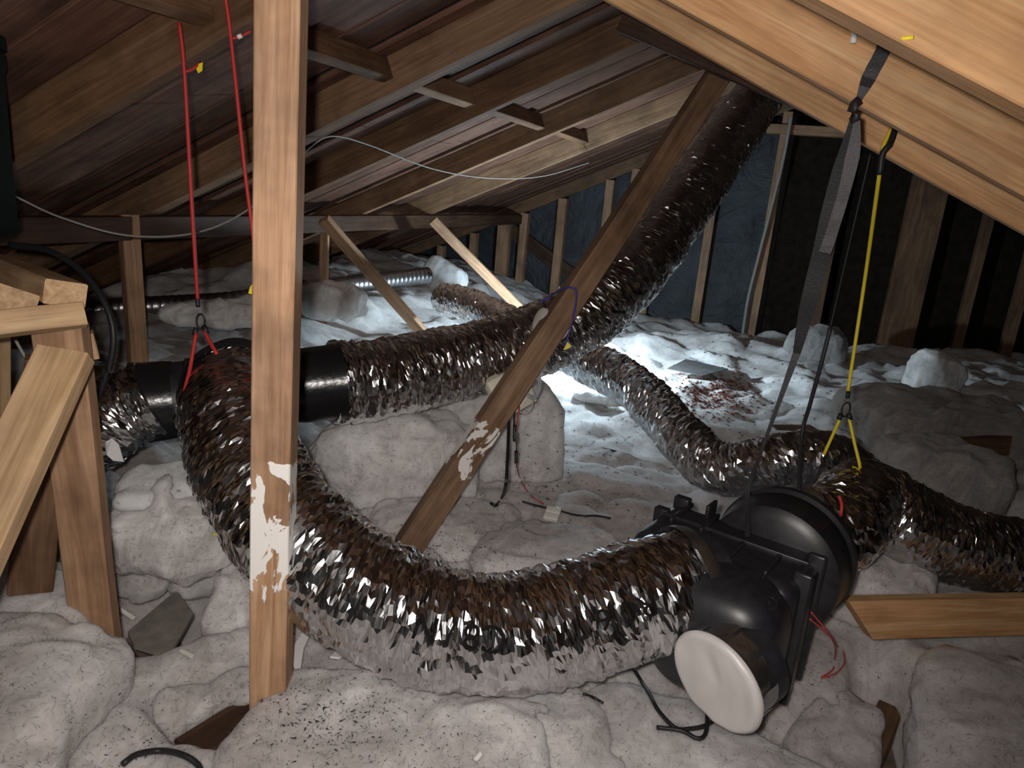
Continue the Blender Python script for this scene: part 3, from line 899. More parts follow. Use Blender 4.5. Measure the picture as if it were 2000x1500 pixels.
# which way round the front of the duct lies: theta of the side seen by the camera
def theta_at(sw, px, py):
    best = None
    for i in range(0, len(sw.p), 3):
        for k in range(0, 72):
            th = 2 * math.pi * k / 72
            q = sw.p[i] + sw.n[i] * math.cos(th) * 0.152 + sw.b[i] * math.sin(th) * 0.152
            d = (q - CAM).normalized().dot(ray(px, py).normalized())
            r = (q - CAM).length
            sc_ = (1 - d) * 3000 + r * 0.4
            if best is None or sc_ < best[0]: best = (sc_, th, sw.L * i / (len(sw.p) - 1))
    return best[1], best[2]
t1, sA = theta_at(swB, 1285, 1160)
t2, sB = theta_at(swB, 985, 1218)
for ch, off in (('R', 0.0), ('0', 0.048), ('.', 0.09), ('6', 0.108)):
    duct_text(ch, swB, sA - off, t1, 0.075, dB, 0.152, True)
for ch, off in (('C', 0.0), ('8', 0.06), ('/', 0.12), ('N', 0.16)):
    duct_text(ch, swB, sB - off, t2, 0.085, dB, 0.152, True)

# ------------------------------------------------------------------ black tee behind the tall post
tee = empty('duct_tee', at(470, 770, 2.4), 'black plastic tee joining three foil ducts behind the tall post', 'duct fitting')
bpy.context.view_layer.update()
ta, tb = at(268, 788, 2.44), at(648, 747, 2.66)
tax = (tb - ta); tl = tax.length; tax.normalize()
lathe('body', ta, tax, [(0.03, 0.128), (0.16, 0.13), (0.165, 0.138), (0.19, 0.138), (0.2, 0.146), (tl - 0.2, 0.146), (tl - 0.19, 0.138), (tl - 0.16, 0.138), (tl - 0.155, 0.131), (tl - 0.02, 0.13)], M_BLACK, tee, n=56)
lathe('taped_sleeve', ta, tax, [(-0.01, 0.142), (0.03, 0.138), (0.09, 0.136), (0.12, 0.133)], M_BLACKW, tee, n=56, capa=False, capb=False)
lathe('taped_sleeve', tb, -tax, [(-0.04, 0.146), (0.02, 0.139), (0.10, 0.137), (0.13, 0.134)], M_BLACKW, tee, n=56, capa=False, capb=False)
bd = (swB.p[0] - swB.p[12]).normalized()
lathe('branch', swB.p[0] + bd * 0.2, -bd, [(0, 0.13), (0.12, 0.135), (0.13, 0.15), (0.16, 0.162), (0.205, 0.164), (0.225, 0.156)], M_BLACK, tee, n=56, capb=False)

# ------------------------------------------------------------------ fan box
fan = empty('fan_box', fp(0.23, 0.17, -0.01), 'moulded black plastic fan box hanging on a black strap', 'fan box')
bpy.context.view_layer.update()
def fm_(a, bb, c): return basis(fp(a, bb, c), FX, FY, FZ)
rbox('body', (0.455, 0.30, 0.36), 0.045, M_BLACK, fan, fm_(0.228, 0.165, 0.185), 6)
rbox('shoulder', (0.16, 0.26, 0.34), 0.05, M_BLACK, fan, fm_(0.09, 0.14, 0.17), 5)
# front moulding: swollen manifold between the two spigots
bm = bmesh.new()
bmesh.ops.create_uvsphere(bm, u_segments=48, v_segments=28, radius=1.0)
for vv in bm.verts:
    q = vv.co.copy()
    L = (abs(q.x) ** 3.2 + abs(q.y) ** 3.2 + abs(q.z) ** 3.2) ** (1 / 3.2)
    q /= L
    vv.co = fp(0.295 + 0.168 * q.x, -0.005 + 0.135 * q.y, 0.20 + 0.17 * q.z)
me = bpy.data.meshes.new('manifold'); bm.to_mesh(me); bm.free()
link('manifold', me, M_BLACK, fan, smooth=True)
# clamshell flange round the right side
for (yy_, tt_) in ((0.10, 0.02), (0.235, 0.018)):
    rbox('flange', (0.05, tt_, 0.385), 0.008, M_BLACK, fan, fm_(0.452, yy_, 0.19), 2)
rbox('side_cover', (0.03, 0.10, 0.33), 0.008, M_GREYP if False else M_BLACK, fan, fm_(0.452, 0.167, 0.18), 3)
rbox('sticker', (0.002, 0.022, 0.06), 0.0006, M_PAPER, fan, fm_(0.4685, 0.145, 0.235), 1)
rbox('sticker', (0.002, 0.030, 0.095), 0.0006, M_PAPER, fan, fm_(0.4685, 0.145, 0.055), 1)
# raised ribs on the lid
for (a, bb, la, lb) in ((0.06, 0.235, 0.012, 0.16), (0.15, 0.23, 0.012, 0.14), (0.27, 0.11, 0.012, 0.13), (0.37, 0.11, 0.012, 0.13), (0.18, 0.10, 0.012, 0.13)):
    rbox('rib', (la, lb, 0.016), 0.004, M_BLACK, fan, fm_(a, bb, 0.367), 2)
rbox('rib', (0.42, 0.012, 0.016), 0.004, M_BLACK, fan, fm_(0.235, 0.185, 0.367), 2)
rbox('lug', (0.05, 0.03, 0.05), 0.006, M_BLACK, fan, fm_(0.03, 0.31, 0.36), 2)
rbox('lug', (0.012, 0.07, 0.05), 0.004, M_BLACK, fan, fm_(0.125, 0.30, 0.375), 2)
rbox('lug', (0.045, 0.03, 0.05), 0.006, M_BLACK, fan, fm_(0.005, 0.22, 0.345), 2)
# rear collar
lathe('rear_collar', fp(0.325, 0.26, 0.265), FY, [(0, 0.16), (0.02, 0.19), (0.13, 0.198), (0.14, 0.192), (0.15, 0.205), (0.175, 0.205), (0.18, 0.17), (0.26, 0.16), (0.34, 0.142)], M_BLACK, fan, n=64)
lathe('tape_band', fp(0.335, 0.55, 0.29), FY + FX * 0.25, [(-0.03, 0.146), (0.03, 0.149)], M_TAPE, fan, n=48, capa=False, capb=False)
# inlet spigot to the front duct
bend = (swB.p[-1] - swB.p[-14]).normalized()
lathe('inlet_spigot', swB.p[-1] - bend * 0.06, bend, [(0, 0.112), (0.06, 0.115), (0.13, 0.118)], M_BLACK, fan, n=56)
lathe('tape_band', swB.p[-1], bend, [(-0.032, 0.1635), (-0.01, 0.162), (0.008, 0.156), (0.018, 0.13)], M_TAPE, fan, n=64, capa=False, capb=False)
# capped spigot
RIGHT = Vector(cam.matrix_world.col[0][:3]); UP = Vector(cam.matrix_world.col[1][:3])
cc = at(1398, 1332, 1.70)
tocam = -ray(1398, 1332).normalized()
dl = (-RIGHT * 0.78 - UP * 0.62).normalized()
cn = (tocam * math.cos(R_(54)) + dl * math.sin(R_(54))).normalized()
lathe('outlet_spigot', cc - cn * 0.12, cn, [(0, 0.116), (0.03, 0.115), (0.04, 0.112), (0.115, 0.11)], M_BLACK, fan, n=56)
lathe('foil_wrap', cc - cn * 0.055, cn, [(0, 0.114), (0.02, 0.1145), (0.052, 0.115)], M_TAPE, fan, n=56, capa=False, capb=False)
# crumpled round cap
v, f = [], []
x_, y_, z_ = frame_from(cn, Vector((0, 0, 1)))
NR, NA = 14, 64
cc = cc + cn * 0.003
for i in range(NR + 1):
    for k in range(NA):
        a = 2 * math.pi * k / NA
        r = 0.128 * i / NR * (1 + (0.02 * noise.noise(Vector((math.cos(a) * 3, math.sin(a) * 3, 1))) if i == NR else 0))
        d = 0.006 * noise.noise(Vector((math.cos(a) * r * 22 + r * 9, math.sin(a) * r * 9, 2))) + (0.004 if i < NR else -0.004)
        v.append(cc + y_ * math.cos(a) * r + z_ * math.sin(a) * r + cn * d)
for i in range(NR):
    for k in range(NA):
        a, b2 = i * NA + k, i * NA + (k + 1) % NA
        f.append((a, b2, b2 + NA, a + NA))
k0 = len(v)
for k in range(NA):
    a = 2 * math.pi * k / NA
    v.append(cc + (y_ * math.cos(a) + z_ * math.sin(a)) * 0.1255 - cn * 0.012)
for k in range(NA):
    a, b2 = NR * NA + k, NR * NA + (k + 1) % NA
    f.append((a, b2, k0 + (k + 1) % NA, k0 + k))
cap_o = link('foil_cap', pydata('cap', v, f), M_CAP, fan, smooth=True)
cap_o['label'] = 'crumpled white foil disc'
# tape strips folded over the spigot
def strip(ang, wid, l0, l1, r=0.115):
    v, f = [], []
    n = 8
    for i in range(n + 1):
        for j in range(5):
            a = ang + wid * (j / 4 - 0.5)
            d = l0 + (l1 - l0) * i / n
            rr = r + 0.004 * noise.noise(Vector((a * 6, d * 40, ang))) + 0.002
            v.append(cc + cn * d + (y_ * math.cos(a) + z_ * math.sin(a)) * rr)
    for i in range(n):
        for j in range(4):
            a = i * 5 + j
            f.append((a, a + 1, a + 6, a + 5))
    link('tape_strip', pydata('strip', v, f), M_TAPE, fan, smooth=True)
for (a, wd, l0) in ((1.2, 0.5, -0.075), (1.75, 0.45, -0.085), (0.65, 0.45, -0.07), (2.3, 0.4, -0.08), (0.0, 0.5, -0.08), (-0.6, 0.5, -0.07)):
    strip(a, wd, l0, 0.0)
# embossed round mark on the swelling, found by ray from the camera
bvm = BVHTree.FromPolygons([vv.co.copy() for vv in me.vertices], [tuple(pf.vertices) for pf in me.polygons])
hm = bvm.ray_cast(CAM, ray(1503, 1178).normalized())
if hm[0]:
    mx, my, mz = frame_from(RIGHT, hm[1])
    def em(name, pts): cord(name, pts, 0.0011, M_BLACK, fan, step=0.004, nseg=6)
    C0 = hm[0] + hm[1] * 0.0006
    em('embossed_ring', [C0 + mx * math.cos(a * math.pi / 10) * 0.017 + my * math.sin(a * math.pi / 10) * 0.017 for a in range(21)])
    em('embossed_hand', [C0 + my * 0.010, C0])
    em('embossed_hand', [C0 - mx * 0.004 - my * .003, C0 + mx * 0.005 + my * 0.004])
plx = hit(1530, 1300)
hw_ = fp(0.448, 0.03, 0.06)
hd = bvm.ray_cast(CAM, ray(1532, 1318).normalized())
if hd[0]:
    dx, dy, dz = frame_from(RIGHT, hd[1])
    rbox('paint_dab', (0.028, 0.05, 0.003), 0.0012, M_PAPER, fan, basis(hd[0], dx, dy, dz), 2)

# ------------------------------------------------------------------ cords, straps, cables
def knot(name, p, r, mat, parent):
    return lathe(name, Vector(p) - Vector((0, 0, r)), (0, 0, 1), [(0, r * .5), (r * .4, r), (r * 1.6, r), (2 * r, r * .5)], mat, parent, n=12, hint=(0, 1, 0))

def clip(parent, p, s=0.022):
    """dark snap hook: an oval ring"""
    pts = [Vector(p) + RIGHT * math.cos(a * math.pi / 8) * s * 0.55 + Vector((0, 0, 1)) * (math.sin(a * math.pi / 8) * s) for a in range(17)]
    cord('snap_hook', pts, 0.0035, M_RUBBER, parent, step=0.004, nseg=6)

red1 = empty('bungee_cord', at(388, 628, 2.12), 'red bungee cord hanging from the rafter, splitting round the tee, the left one', 'cord', 'red bungee cords')
ra = at(350, 44, 1.90)
cord('line', [ra, at(360, 140, 1.93), at(374, 390, 2.02), at(386, 585, 2.11)], 0.0055, M_RED, red1)
cord('hook_end', [at(360, 140, 1.93), at(372, 137, 1.94), at(386, 128, 1.95), at(392, 122, 1.96)], 0.004, M_RED, red1)
cord('binding', [at(385, 578, 2.11), at(387, 600, 2.11)], 0.0065, M_RUBBER, red1)
clip(red1, at(392, 628, 2.12))
cord('sling', [at(383, 650, 2.12), at(372, 715, 2.10), at(360, 770, 2.06), at(362, 805, 2.03), at(372, 828, 2.02)], 0.006, M_RED, red1)
cord('sling', [at(398, 645, 2.12), at(410, 668, 2.11), at(424, 692, 2.10)], 0.006, M_RED, red1)
cord('binding', [at(384, 640, 2.12), at(379, 655, 2.12)], 0.0075, M_RUBBER, red1)
cord('binding', [at(398, 636, 2.12), at(405, 652, 2.12)], 0.0075, M_RUBBER, red1)
def flag(name, pts, mat, parent, th=0.0012):
    n = (pts[1] - pts[0]).cross(pts[2] - pts[0]).normalized() * th
    k = len(pts)
    v = [q + n for q in pts] + [q - n for q in pts]
    f = [tuple(range(k)), tuple(range(2 * k - 1, k - 1, -1))] + [(i, k + i, k + (i + 1) % k, (i + 1) % k) for i in range(k)]
    return link(name, pydata(name, v, f), mat, parent)
flag('tag', [at(381, 128, 1.95), at(396, 122, 1.95), at(395, 138, 1.95), at(387, 143, 1.95)], M_YTAG, red1)
red2 = empty('bungee_cord', at(500, 560, 2.05), 'red bungee cord running down behind the tall post, the right one', 'cord', 'red bungee cords')
cord('line', [at(432, -60, 1.82), at(441, 0, 1.86), at(451, 75, 1.9), at(478, 330, 1.98), at(500, 520, 2.05), at(503, 690, 2.12)], 0.0055, M_RED, red2)
cord('hook_end', [at(451, 76, 1.9), at(466, 72, 1.91), at(480, 66, 1.92), at(490, 60, 1.92)], 0.004, M_RED, red2)
cord('binding', [at(464, 73, 1.91), at(472, 69, 1.91)], 0.006, M_PAPER, red2)
flag('tag', [at(497, 549, 2.04), at(508, 546, 2.04), at(506, 578, 2.04), at(485, 573, 2.04), at(489, 560, 2.04)], M_YTAG, red2)

sleeveE = [c for c in dE.children][0]
BVE = make_bvh([sleeveE])
def hitE(px, py):
    h = BVE.ray_cast(CAM, ray(px, py).normalized())
    return h[0] - ray(px, py).normalized() * 0.006 if h[0] else at(px, py, 2.45)
yel = empty('bungee_cord', at(1653, 790, 2.42), 'yellow bungee cord hanging from the right rafter and holding the right duct', 'cord')
ya = on_y(1742, 250, 2.362)
cord('line', [ya, on_y(1724, 290, 2.35), on_y(1717, 345, 2.35), at(1690, 540, 2.32), at(1656, 765, 2.40)], 0.0058, M_YEL, yel)
cord('dark_loop', [on_y(1748, 252, 2.358), on_y(1738, 282, 2.34), on_y(1724, 300, 2.335), on_y(1718, 342, 2.335)], 0.009, M_RUBBER, yel)
cord('binding', [at(1657, 764, 2.40), at(1655, 778, 2.40)], 0.0075, M_RUBBER, yel)
clip(yel, at(1652, 800, 2.41), 0.025)
cord('sling', [at(1642, 815, 2.41), hitE(1609, 888).lerp(at(1642, 815, 2.41), 0.5), hitE(1609, 888)], 0.0055, M_YEL, yel)
cord('sling', [at(1658, 815, 2.41), hitE(1680, 916).lerp(at(1658, 815, 2.41), 0.5), hitE(1680, 916), hitE(1666, 912)], 0.0055, M_YEL, yel)
cord('binding', [at(1643, 808, 2.41), at(1638, 820, 2.41)], 0.0085, M_RUBBER, yel)
cord('binding', [at(1657, 808, 2.41), at(1661, 820, 2.41)], 0.0085, M_RUBBER, yel)

# webbing strap over the second right rafter
stp = empty('webbing_strap', on_y(1668, 212, 1.86), 'black webbing strap slung over the orange rafter and down to the fan box', 'strap')
def ribbon(name, pts, widths, mat, parent, twist=0.0, th=0.0015):
    sw = Sweep(pts, 0.02)
    v, f = [], []
    N = len(sw.p)
    for i in range(N):
        t = i / (N - 1)
        q = t * (len(widths) - 1); a = int(min(q, len(widths) - 2)); wd = widths[a] + (widths[a + 1] - widths[a]) * (q - a)
        side = sw.t[i].cross((sw.p[i] - CAM).normalized()).normalized()
        nn = sw.t[i].cross(side).normalized()
        an = twist * t
        side = side * math.cos(an) + nn * math.sin(an)
        nn = sw.t[i].cross(side).normalized()
        wob = nn * 0.004 * noise.noise(Vector((t * 6, 1, 3)))
        for (sx, sn) in ((-1, -1), (1, -1), (1, 1), (-1, 1)):
            v.append(sw.p[i] + side * (sx * wd / 2) + nn * sn * th + wob)
    for i in range(N - 1):
        for k in range(4):
            a, b2 = i * 4 + k, i * 4 + (k + 1) % 4
            f.append((a, b2, b2 + 4, a + 4))
    f += [(3, 2, 1, 0), tuple((N - 1) * 4 + k for k in range(4))]
    return link(name, pydata(name, v, f), mat, parent)
ribbon('webbing', [on_y(1736, 60, 1.865), on_y(1725, 98, 1.862), on_y(1700, 145, 1.858), on_y(1672, 206, 1.855)], [0.034, 0.03, 0.03, 0.006], M_STRAP, stp)
cord('knot', [on_y(1678, 196, 1.852), on_y(1664, 212, 1.848), on_y(1672, 238, 1.85)], 0.011, M_STRAP, stp)
ribbon('webbing', [on_y(1672, 225, 1.855), on_y(1660, 275, 1.88), on_y(1640, 350, 1.92), on_y(1612, 470, 1.97), on_y(1580, 590, 2.02), on_y(1556, 690, 2.06)], [0.02, 0.042, 0.05, 0.045, 0.04, 0.02], M_STRAP, stp)
gw = ribbon('webbing_tail', [on_y(1674, 232, 1.85), on_y(1668, 290, 1.85), on_y(1650, 370, 1.86), on_y(1626, 450, 1.88), on_y(1611, 494, 1.89)], [0.012, 0.03, 0.026, 0.026, 0.027], M_STRAPG, stp)
gw['label'] = 'grey frayed strap end'
ribbon('webbing', [on_y(1556, 690, 2.06), on_y(1520, 790, 2.06), on_y(1484, 890, 2.06), on_y(1462, 955, 2.06), fp(0.272, 0.20, 0.378)], [0.02, 0.012, 0.009, 0.014, 0.016], M_STRAP, stp, twist=0.5)
cord('webbing_cord', [on_y(1622, 640, 2.30), on_y(1604, 710, 2.30), on_y(1582, 790, 2.32), on_y(1566, 850, 2.32), fp(0.33, 0.44, 0.46)], 0.0065, M_STRAP, stp)
cord('webbing_cord', [on_y(1700, 300, 2.2), on_y(1640, 560, 2.28), on_y(1622, 640, 2.30)], 0.0025, M_STRAP, stp)

def fibre(pts, r, mat, label, name, cat):
    o = cord(name, pts, r, mat)
    return tag(o, label, cat)
fibre([on_y(1667, 52, 1.865), on_y(1669, 68, 1.862), on_y(1666, 84, 1.86)], 0.007, M_PAPER, 'small white plastic clip stuck on the orange rafter', 'plastic_clip', 'clip')
fibre([on_y(1750, 74, 1.25), on_y(1768, 75, 1.245), on_y(1784, 73, 1.24)], 0.003, M_YEL, 'yellow cord end lying level under the bright rafter', 'cord_end', 'cord')
fibre([on_y(1783, 82, 1.5), on_y(1785, 95, 1.5), on_y(1783, 107, 1.5)], 0.003, M_YEL, 'yellow cord end hanging upright beside the black strap', 'cord_end', 'cord')

tag(cord('white_cable', [at(*q) for q in ((24, 381, 2.3), (120, 425, 2.5), (250, 460, 2.62), (380, 455, 2.75), (480, 412, 2.85), (560, 338, 2.95), (605, 288, 3.0), (650, 266, 3.1), (720, 283, 3.4), (850, 331, 4.1), (960, 348, 4.7), (1060, 344, 5.2), (1150, 318, 5.5))], 0.0038, M_CABLE), 'thin pale cable sagging under the roof from the tank across the rafters', 'cable')
tag(cord('black_hose', [at(*q) for q in ((20, 478, 2.15), (90, 488, 2.12), (150, 522, 2.1), (198, 580, 2.08), (221, 645, 2.08), (214, 715, 2.1), (190, 775, 2.12), (176, 810, 2.14))], 0.0095, M_RUBBER), 'black hose arching down beside the timber stand', 'hose')
tag(cord('thin_cable', [at(28, 660, 1.9), at(45, 690, 1.9), at(70, 730, 1.9)], 0.004, M_CABLE), 'thin grey cable under the bearer of the timber stand', 'cable')
tag(cord('pale_cable', [on_y(1546, 226, 7.98), on_y(1530, 310, 7.98), on_y(1508, 400, 7.98), on_y(1482, 500, 7.98), on_y(1462, 580, 7.98), on_y(1450, 655, 7.98)], 0.018, M_CABLE), 'pale cable clipped along a stud of the end wall right of the big duct', 'cable')

# control box on the strut
cb = empty('control_box', at(1000, 760, 2.9), 'cream plastic control box fixed behind the diagonal strut under the duct', 'control box')
bpy.context.view_layer.update()
bx_, by_ = (at(1034, 772, 2.98) - at(962, 812, 2.90)).normalized(), (at(958, 742, 2.9) - at(960, 812, 2.90)).normalized()
bz_ = bx_.cross(by_).normalized(); by_ = bz_.cross(bx_)
rbox('case', (0.175, 0.165, 0.05), 0.006, M_CREAM, cb, basis(at(997, 766, 2.92), bx_, by_, bz_), 3)
rbox('lid', (0.167, 0.157, 0.008), 0.003, M_CREAM, cb, basis(at(997, 766, 2.92) + bz_ * 0.027, bx_, by_, bz_), 2)
coil = empty('wire_coil', at(1040, 750, 2.88), 'coil of grey wire hanging right of the control box', 'wire coil')
random.seed(3)
for k in range(6):
    c = at(1039 + random.uniform(-3, 3), 752 + random.uniform(-3, 3), 2.86 + 0.006 * k)
    rx, ry = 0.031 + random.uniform(-.004, .006), 0.048 + random.uniform(-.005, .006)
    cord('turn', [c + RIGHT * math.cos(a * math.pi / 8) * rx + UP * math.sin(a * math.pi / 8) * ry + VIEW * 0.006 * math.sin(a + k) for a in range(17)], 0.0035, M_GCABLE, coil, step=0.008, nseg=6)
cord('tail', [at(1056, 698, 2.88), at(1056, 725, 2.87), at(1050, 745, 2.87)], 0.003, M_GCABLE, coil, nseg=6)
cord('tail', [at(1042, 782, 2.87), at(1036, 800, 2.87), at(1022, 808, 2.87), at(1012, 800, 2.87)], 0.003, M_GCABLE, coil, nseg=6)

# white round fitting on the duct behind the strut
vx = at(1058, 626, 2.88)
va = (tocam * 0.55 - RIGHT * 0.75 + UP * 0.1).normalized()
rf = empty('round_fitting', vx, 'white round plastic fitting on the duct, half behind the strut', 'fitting')
bpy.context.view_layer.update()
lathe('base', vx - va * 0.02, va, [(0, 0.05), (0.012, 0.055), (0.03, 0.05), (0.035, 0.03)], M_WHITE, rf, n=40)
lathe('disc', vx - va * 0.055, va, [(-0.05, 0.05), (0.0, 0.058), (0.03, 0.055), (0.037, 0.05)], M_WHITE, rf, n=40)

bl = empty('blue_tie', at(1122, 575, 2.6), 'blue cord tied round the diagonal strut and the big duct', 'cord')
cord('loop', [at(1058, 588, 3.02), at(1078, 576, 2.95), at(1096, 566, 2.85), at(1112, 561, 2.79), at(1125, 568, 2.79), at(1124, 595, 2.81), at(1118, 625, 2.84), at(1110, 655, 2.86), at(1100, 678, 2.88)], 0.0042, M_BLUE, bl)
cord('end', [at(1052, 590, 2.93), at(1064, 585, 2.92), at(1076, 580, 2.91)], 0.0038, M_BLUE, bl)
flag('tag', [at(1100, 684, 2.85), at(1108, 668, 2.85), at(1117, 676, 2.85), at(1110, 681, 2.85)], M_YTAG, bl)

# cables from the control box
tag(cord('power_cable', [at(994, 800, 2.90), at(993, 850, 2.80), at(991, 900, 2.70), at(988, 945, 2.60), hit(980, 975, 0.008), hit(968, 990, 0.006), hit(958, 984, 0.004)], 0.0065, M_RUBBER), 'black power cable dropping from the control box to the wool', 'cable')
pc = empty('plug_lead', at(1007, 850, 2.80), 'black and red lead with inline plugs below the control box', 'cable')
cord('black_wire', [at(1005, 798, 2.84), at(1004, 825, 2.82), at(1005, 850, 2.80)], 0.004, M_RUBBER, pc)
cord('red_wire', [at(1014, 793, 2.84), at(1011, 820, 2.82), at(1008, 842, 2.80)], 0.003, M_PINK, pc)
cord('plug', [at(1005, 830, 2.79), at(1005, 862, 2.78)], 0.0075, M_RUBBER, pc)
cord('plug', [at(1008, 880, 2.77), at(1008, 905, 2.76)], 0.0065, M_RUBBER, pc)
flag('tag', [at(1006, 843, 2.76), at(1011, 842, 2.76), at(1012, 862, 2.76), at(1008, 864, 2.76)], M_STRAPG, pc)
cord('wire', [at(1009, 862, 2.77), at(1009, 882, 2.77)], 0.003, M_RUBBER, pc)
cord('red_wire', [at(1008, 905, 2.76)] + [hit(a, bb, 0.006) for a, bb in ((1015, 935), (1025, 955), (1040, 973), (1062, 987))], 0.0028, M_PINK, pc)
tag(cord('black_lead', [hit(a, bb, 0.004) for a, bb in ((1020, 981), (1040, 987), (1065, 993), (1090, 998), (1118, 1006), (1140, 1009), (1165, 1009), (1192, 1014))], 0.0045, M_RUBBER), 'black lead running along the wool through the small plug box', 'cable')
pbx = hit(1078, 1011, 0.016)
pb_ = empty('plug_box', pbx, 'small white two-part plug box lying on the wool', 'plug box')
bpy.context.view_layer.update()
ax = (hit(1100, 1005) - hit(1062, 993)); ax.z = 0.0; ax.normalize(); ay = FZ.cross(ax)
zt = (FZ + ay * -0.35).normalized(); ay2 = zt.cross(ax)
rbox('half', (0.062, 0.036, 0.022), 0.004, M_WHITE, pb_, basis(pbx + ay2 * 0.0185, ax, ay2, zt), 3)
rbox('half', (0.062, 0.036, 0.022), 0.004, M_WHITE, pb_, basis(pbx - ay2 * 0.0185, ax, ay2, zt), 3)
tag(cord('black_lead', [at(936, 868, 2.86), at(935, 890, 2.84), at(928, 905, 2.82), at(912, 920, 2.82), at(900, 925, 2.84)], 0.005, M_RUBBER), 'short black lead curling behind the plaster-splashed strut foot', 'cable')
fc = [hit(a, bb, 0.007) for a, bb in ((1238, 1312), (1254, 1338), (1268, 1360), (1285, 1392), (1318, 1426), (1345, 1428))]
tag(cord('black_lead', fc + [hit(1378, 1422, .008), hit(1402, 1410, .02)], 0.0055, M_RUBBER), 'black lead looping on the wool below the white foil cap', 'cable')
tag(cord('black_lead', [hit(1282, 1423, .004), hit(1330, 1432, .008), hit(1362, 1448, .008), hit(1378, 1436, .010), hit(1378, 1400, .03)], 0.0055, M_RUBBER), 'black lead bending up behind the white foil cap', 'cable')
tag(cord('black_lead', [hit(1140, 1358, .004), hit(1160, 1366, .005), hit(1178, 1374, .0)], 0.004, M_RUBBER), 'short black lead end sticking out under the front duct', 'cable')
tag(cord('black_lead', [hit(240, 1500, 0.01), hit(268, 1482, .012), hit(315, 1476, .014), hit(355, 1482, .012), hit(385, 1500, .012), hit(395, 1520, .01)], 0.007, M_RUBBER), 'black cable arching at the bottom edge left of the post', 'cable')
rw = empty('red_wires', hit(1640, 1290), 'thin red wires looped on the wool right of the fan box', 'wire')
cord('wire', [fp(0.47, 0.20, 0.23), at(1622, 1240, 1.98)] + [hit(a, bb, 0.006) for a, bb in ((1636, 1266), (1648, 1278), (1648, 1300), (1632, 1318), (1605, 1328))], 0.0022, M_PINK, rw)
cord('wire', [fp(0.47, 0.20, 0.21), at(1626, 1250, 1.98)] + [hit(a, bb, 0.006) for a, bb in ((1630, 1290), (1625, 1312), (1604, 1326))], 0.0022, M_PINK, rw)
tag(cord('red_wire', [at(1638, 968, 2.05), at(1644, 985, 2.05), at(1642, 1008, 2.05)], 0.005, M_RED), 'short red wire end at the collar of the right duct', 'wire')
yw = [hit(a, bb, 0.004) for a, bb in ((415, 1046), (440, 1046), (452, 1048))]
tag(cord('yellow_string', yw, 0.003, M_YEL), 'short yellow string on the wool left of the tall post', 'string')
tag(cord('yellow_string', [hit(450, 1006, .02), hit(447, 1018, .02), hit(456, 1028, .02), hit(474, 1031, .01)], 0.003, M_YEL), 'yellow string loop hanging at the side of the front duct', 'string')

# ------------------------------------------------------------------ loose pieces
def slab(name, pix, mat, label, cat, th=0.008, lift=0.004, z=None):
    pts = [(hit(a, bb, lift) if z is None else on_z(a, bb, z)) for a, bb in pix]
    n = (pts[1] - pts[0]).cross(pts[2] - pts[0]).normalized()
    if n.z < 0: pts.reverse(); n = -n
    k = len(pts)
    c = sum(pts, Vector()) / k
    pts = [q - n * (q - c).dot(n) for q in pts]
    v = [q + n * th for q in pts] + list(pts)
    f = [tuple(range(k)), tuple(range(2 * k - 1, k - 1, -1))] + [(i, k + i, k + (i + 1) % k, (i + 1) % k) for i in range(k)]
    return tag(link(name, pydata(name, v, f), mat), label, cat)
slab('fibre_board', [(250, 1240), (345, 1158), (378, 1205), (330, 1288), (262, 1268)], M_CARD, 'grey fibre board scrap lying between the wool clumps at the left', 'board', 0.012, z=0.17)
slab('paper_scrap', [(1300, 735), (1338, 715), (1420, 735), (1370, 745)], M_DCARD, 'dark torn paper scrap on the lit wool at the back', 'scrap', 0.004, 0.05)
slab('board_scrap', [(1505, 838), (1580, 838), (1600, 850), (1515, 848)], W_RAFT, 'thin brown board scrap on the wool behind the right duct', 'scrap', 0.01, 0.02)
slab('paper_strip', [(566, 1300), (590, 1262), (600, 1252), (615, 1258), (596, 1290), (570, 1315)], M_PAPER, 'curled white paper strip beside the foot of the tall post', 'paper', 0.002, 0.03)
slab('paper_tag', [(203, 862), (217, 855), (232, 866), (241, 900), (222, 900), (208, 888)], M_PAPER, 'white paper tag hanging on the left duct behind the stand', 'paper', 0.001, 0.0) if False else None
tg = flag('paper_tag', [at(205, 864, 2.22), at(219, 856, 2.22), at(232, 868, 2.22), at(242, 902, 2.2), at(222, 900, 2.2), at(208, 888, 2.2)], M_PAPER, None)
tag(tg, 'white paper tag on the left foil duct behind the stand', 'tag')
tag(cord('timber_stick', [hit(1172, 793, .012), hit(1205, 794, .012), hit(1236, 798, .012)], 0.009, M_RED if False else W_BRIGHT, nseg=4), 'thin orange stick lying on the wool left of the back duct', 'stick')
slab('plaster_chip', [(645, 1288), (656, 1278), (668, 1286), (662, 1290)], M_PAPER, 'white plaster chip on the wool under the front duct', 'chip', 0.006, 0.004)
slab('wood_chip', [(350, 1276), (356, 1273), (380, 1284), (376, 1292)], M_WHITE, 'pale wood chip in front of the grey fibre board', 'chip', 0.006, 0.004)
slab('wood_chip', [(230, 1195), (236, 1190), (264, 1208), (258, 1214)], M_WHITE, 'pale wood chip between the stand leg and the grey fibre board', 'chip', 0.006, 0.004)
slab('foam_chip', [(925, 1486), (938, 1472), (942, 1478), (932, 1490)], M_PAPER, 'tiny white chip on the wool at the bottom middle', 'chip', 0.004, 0.003)

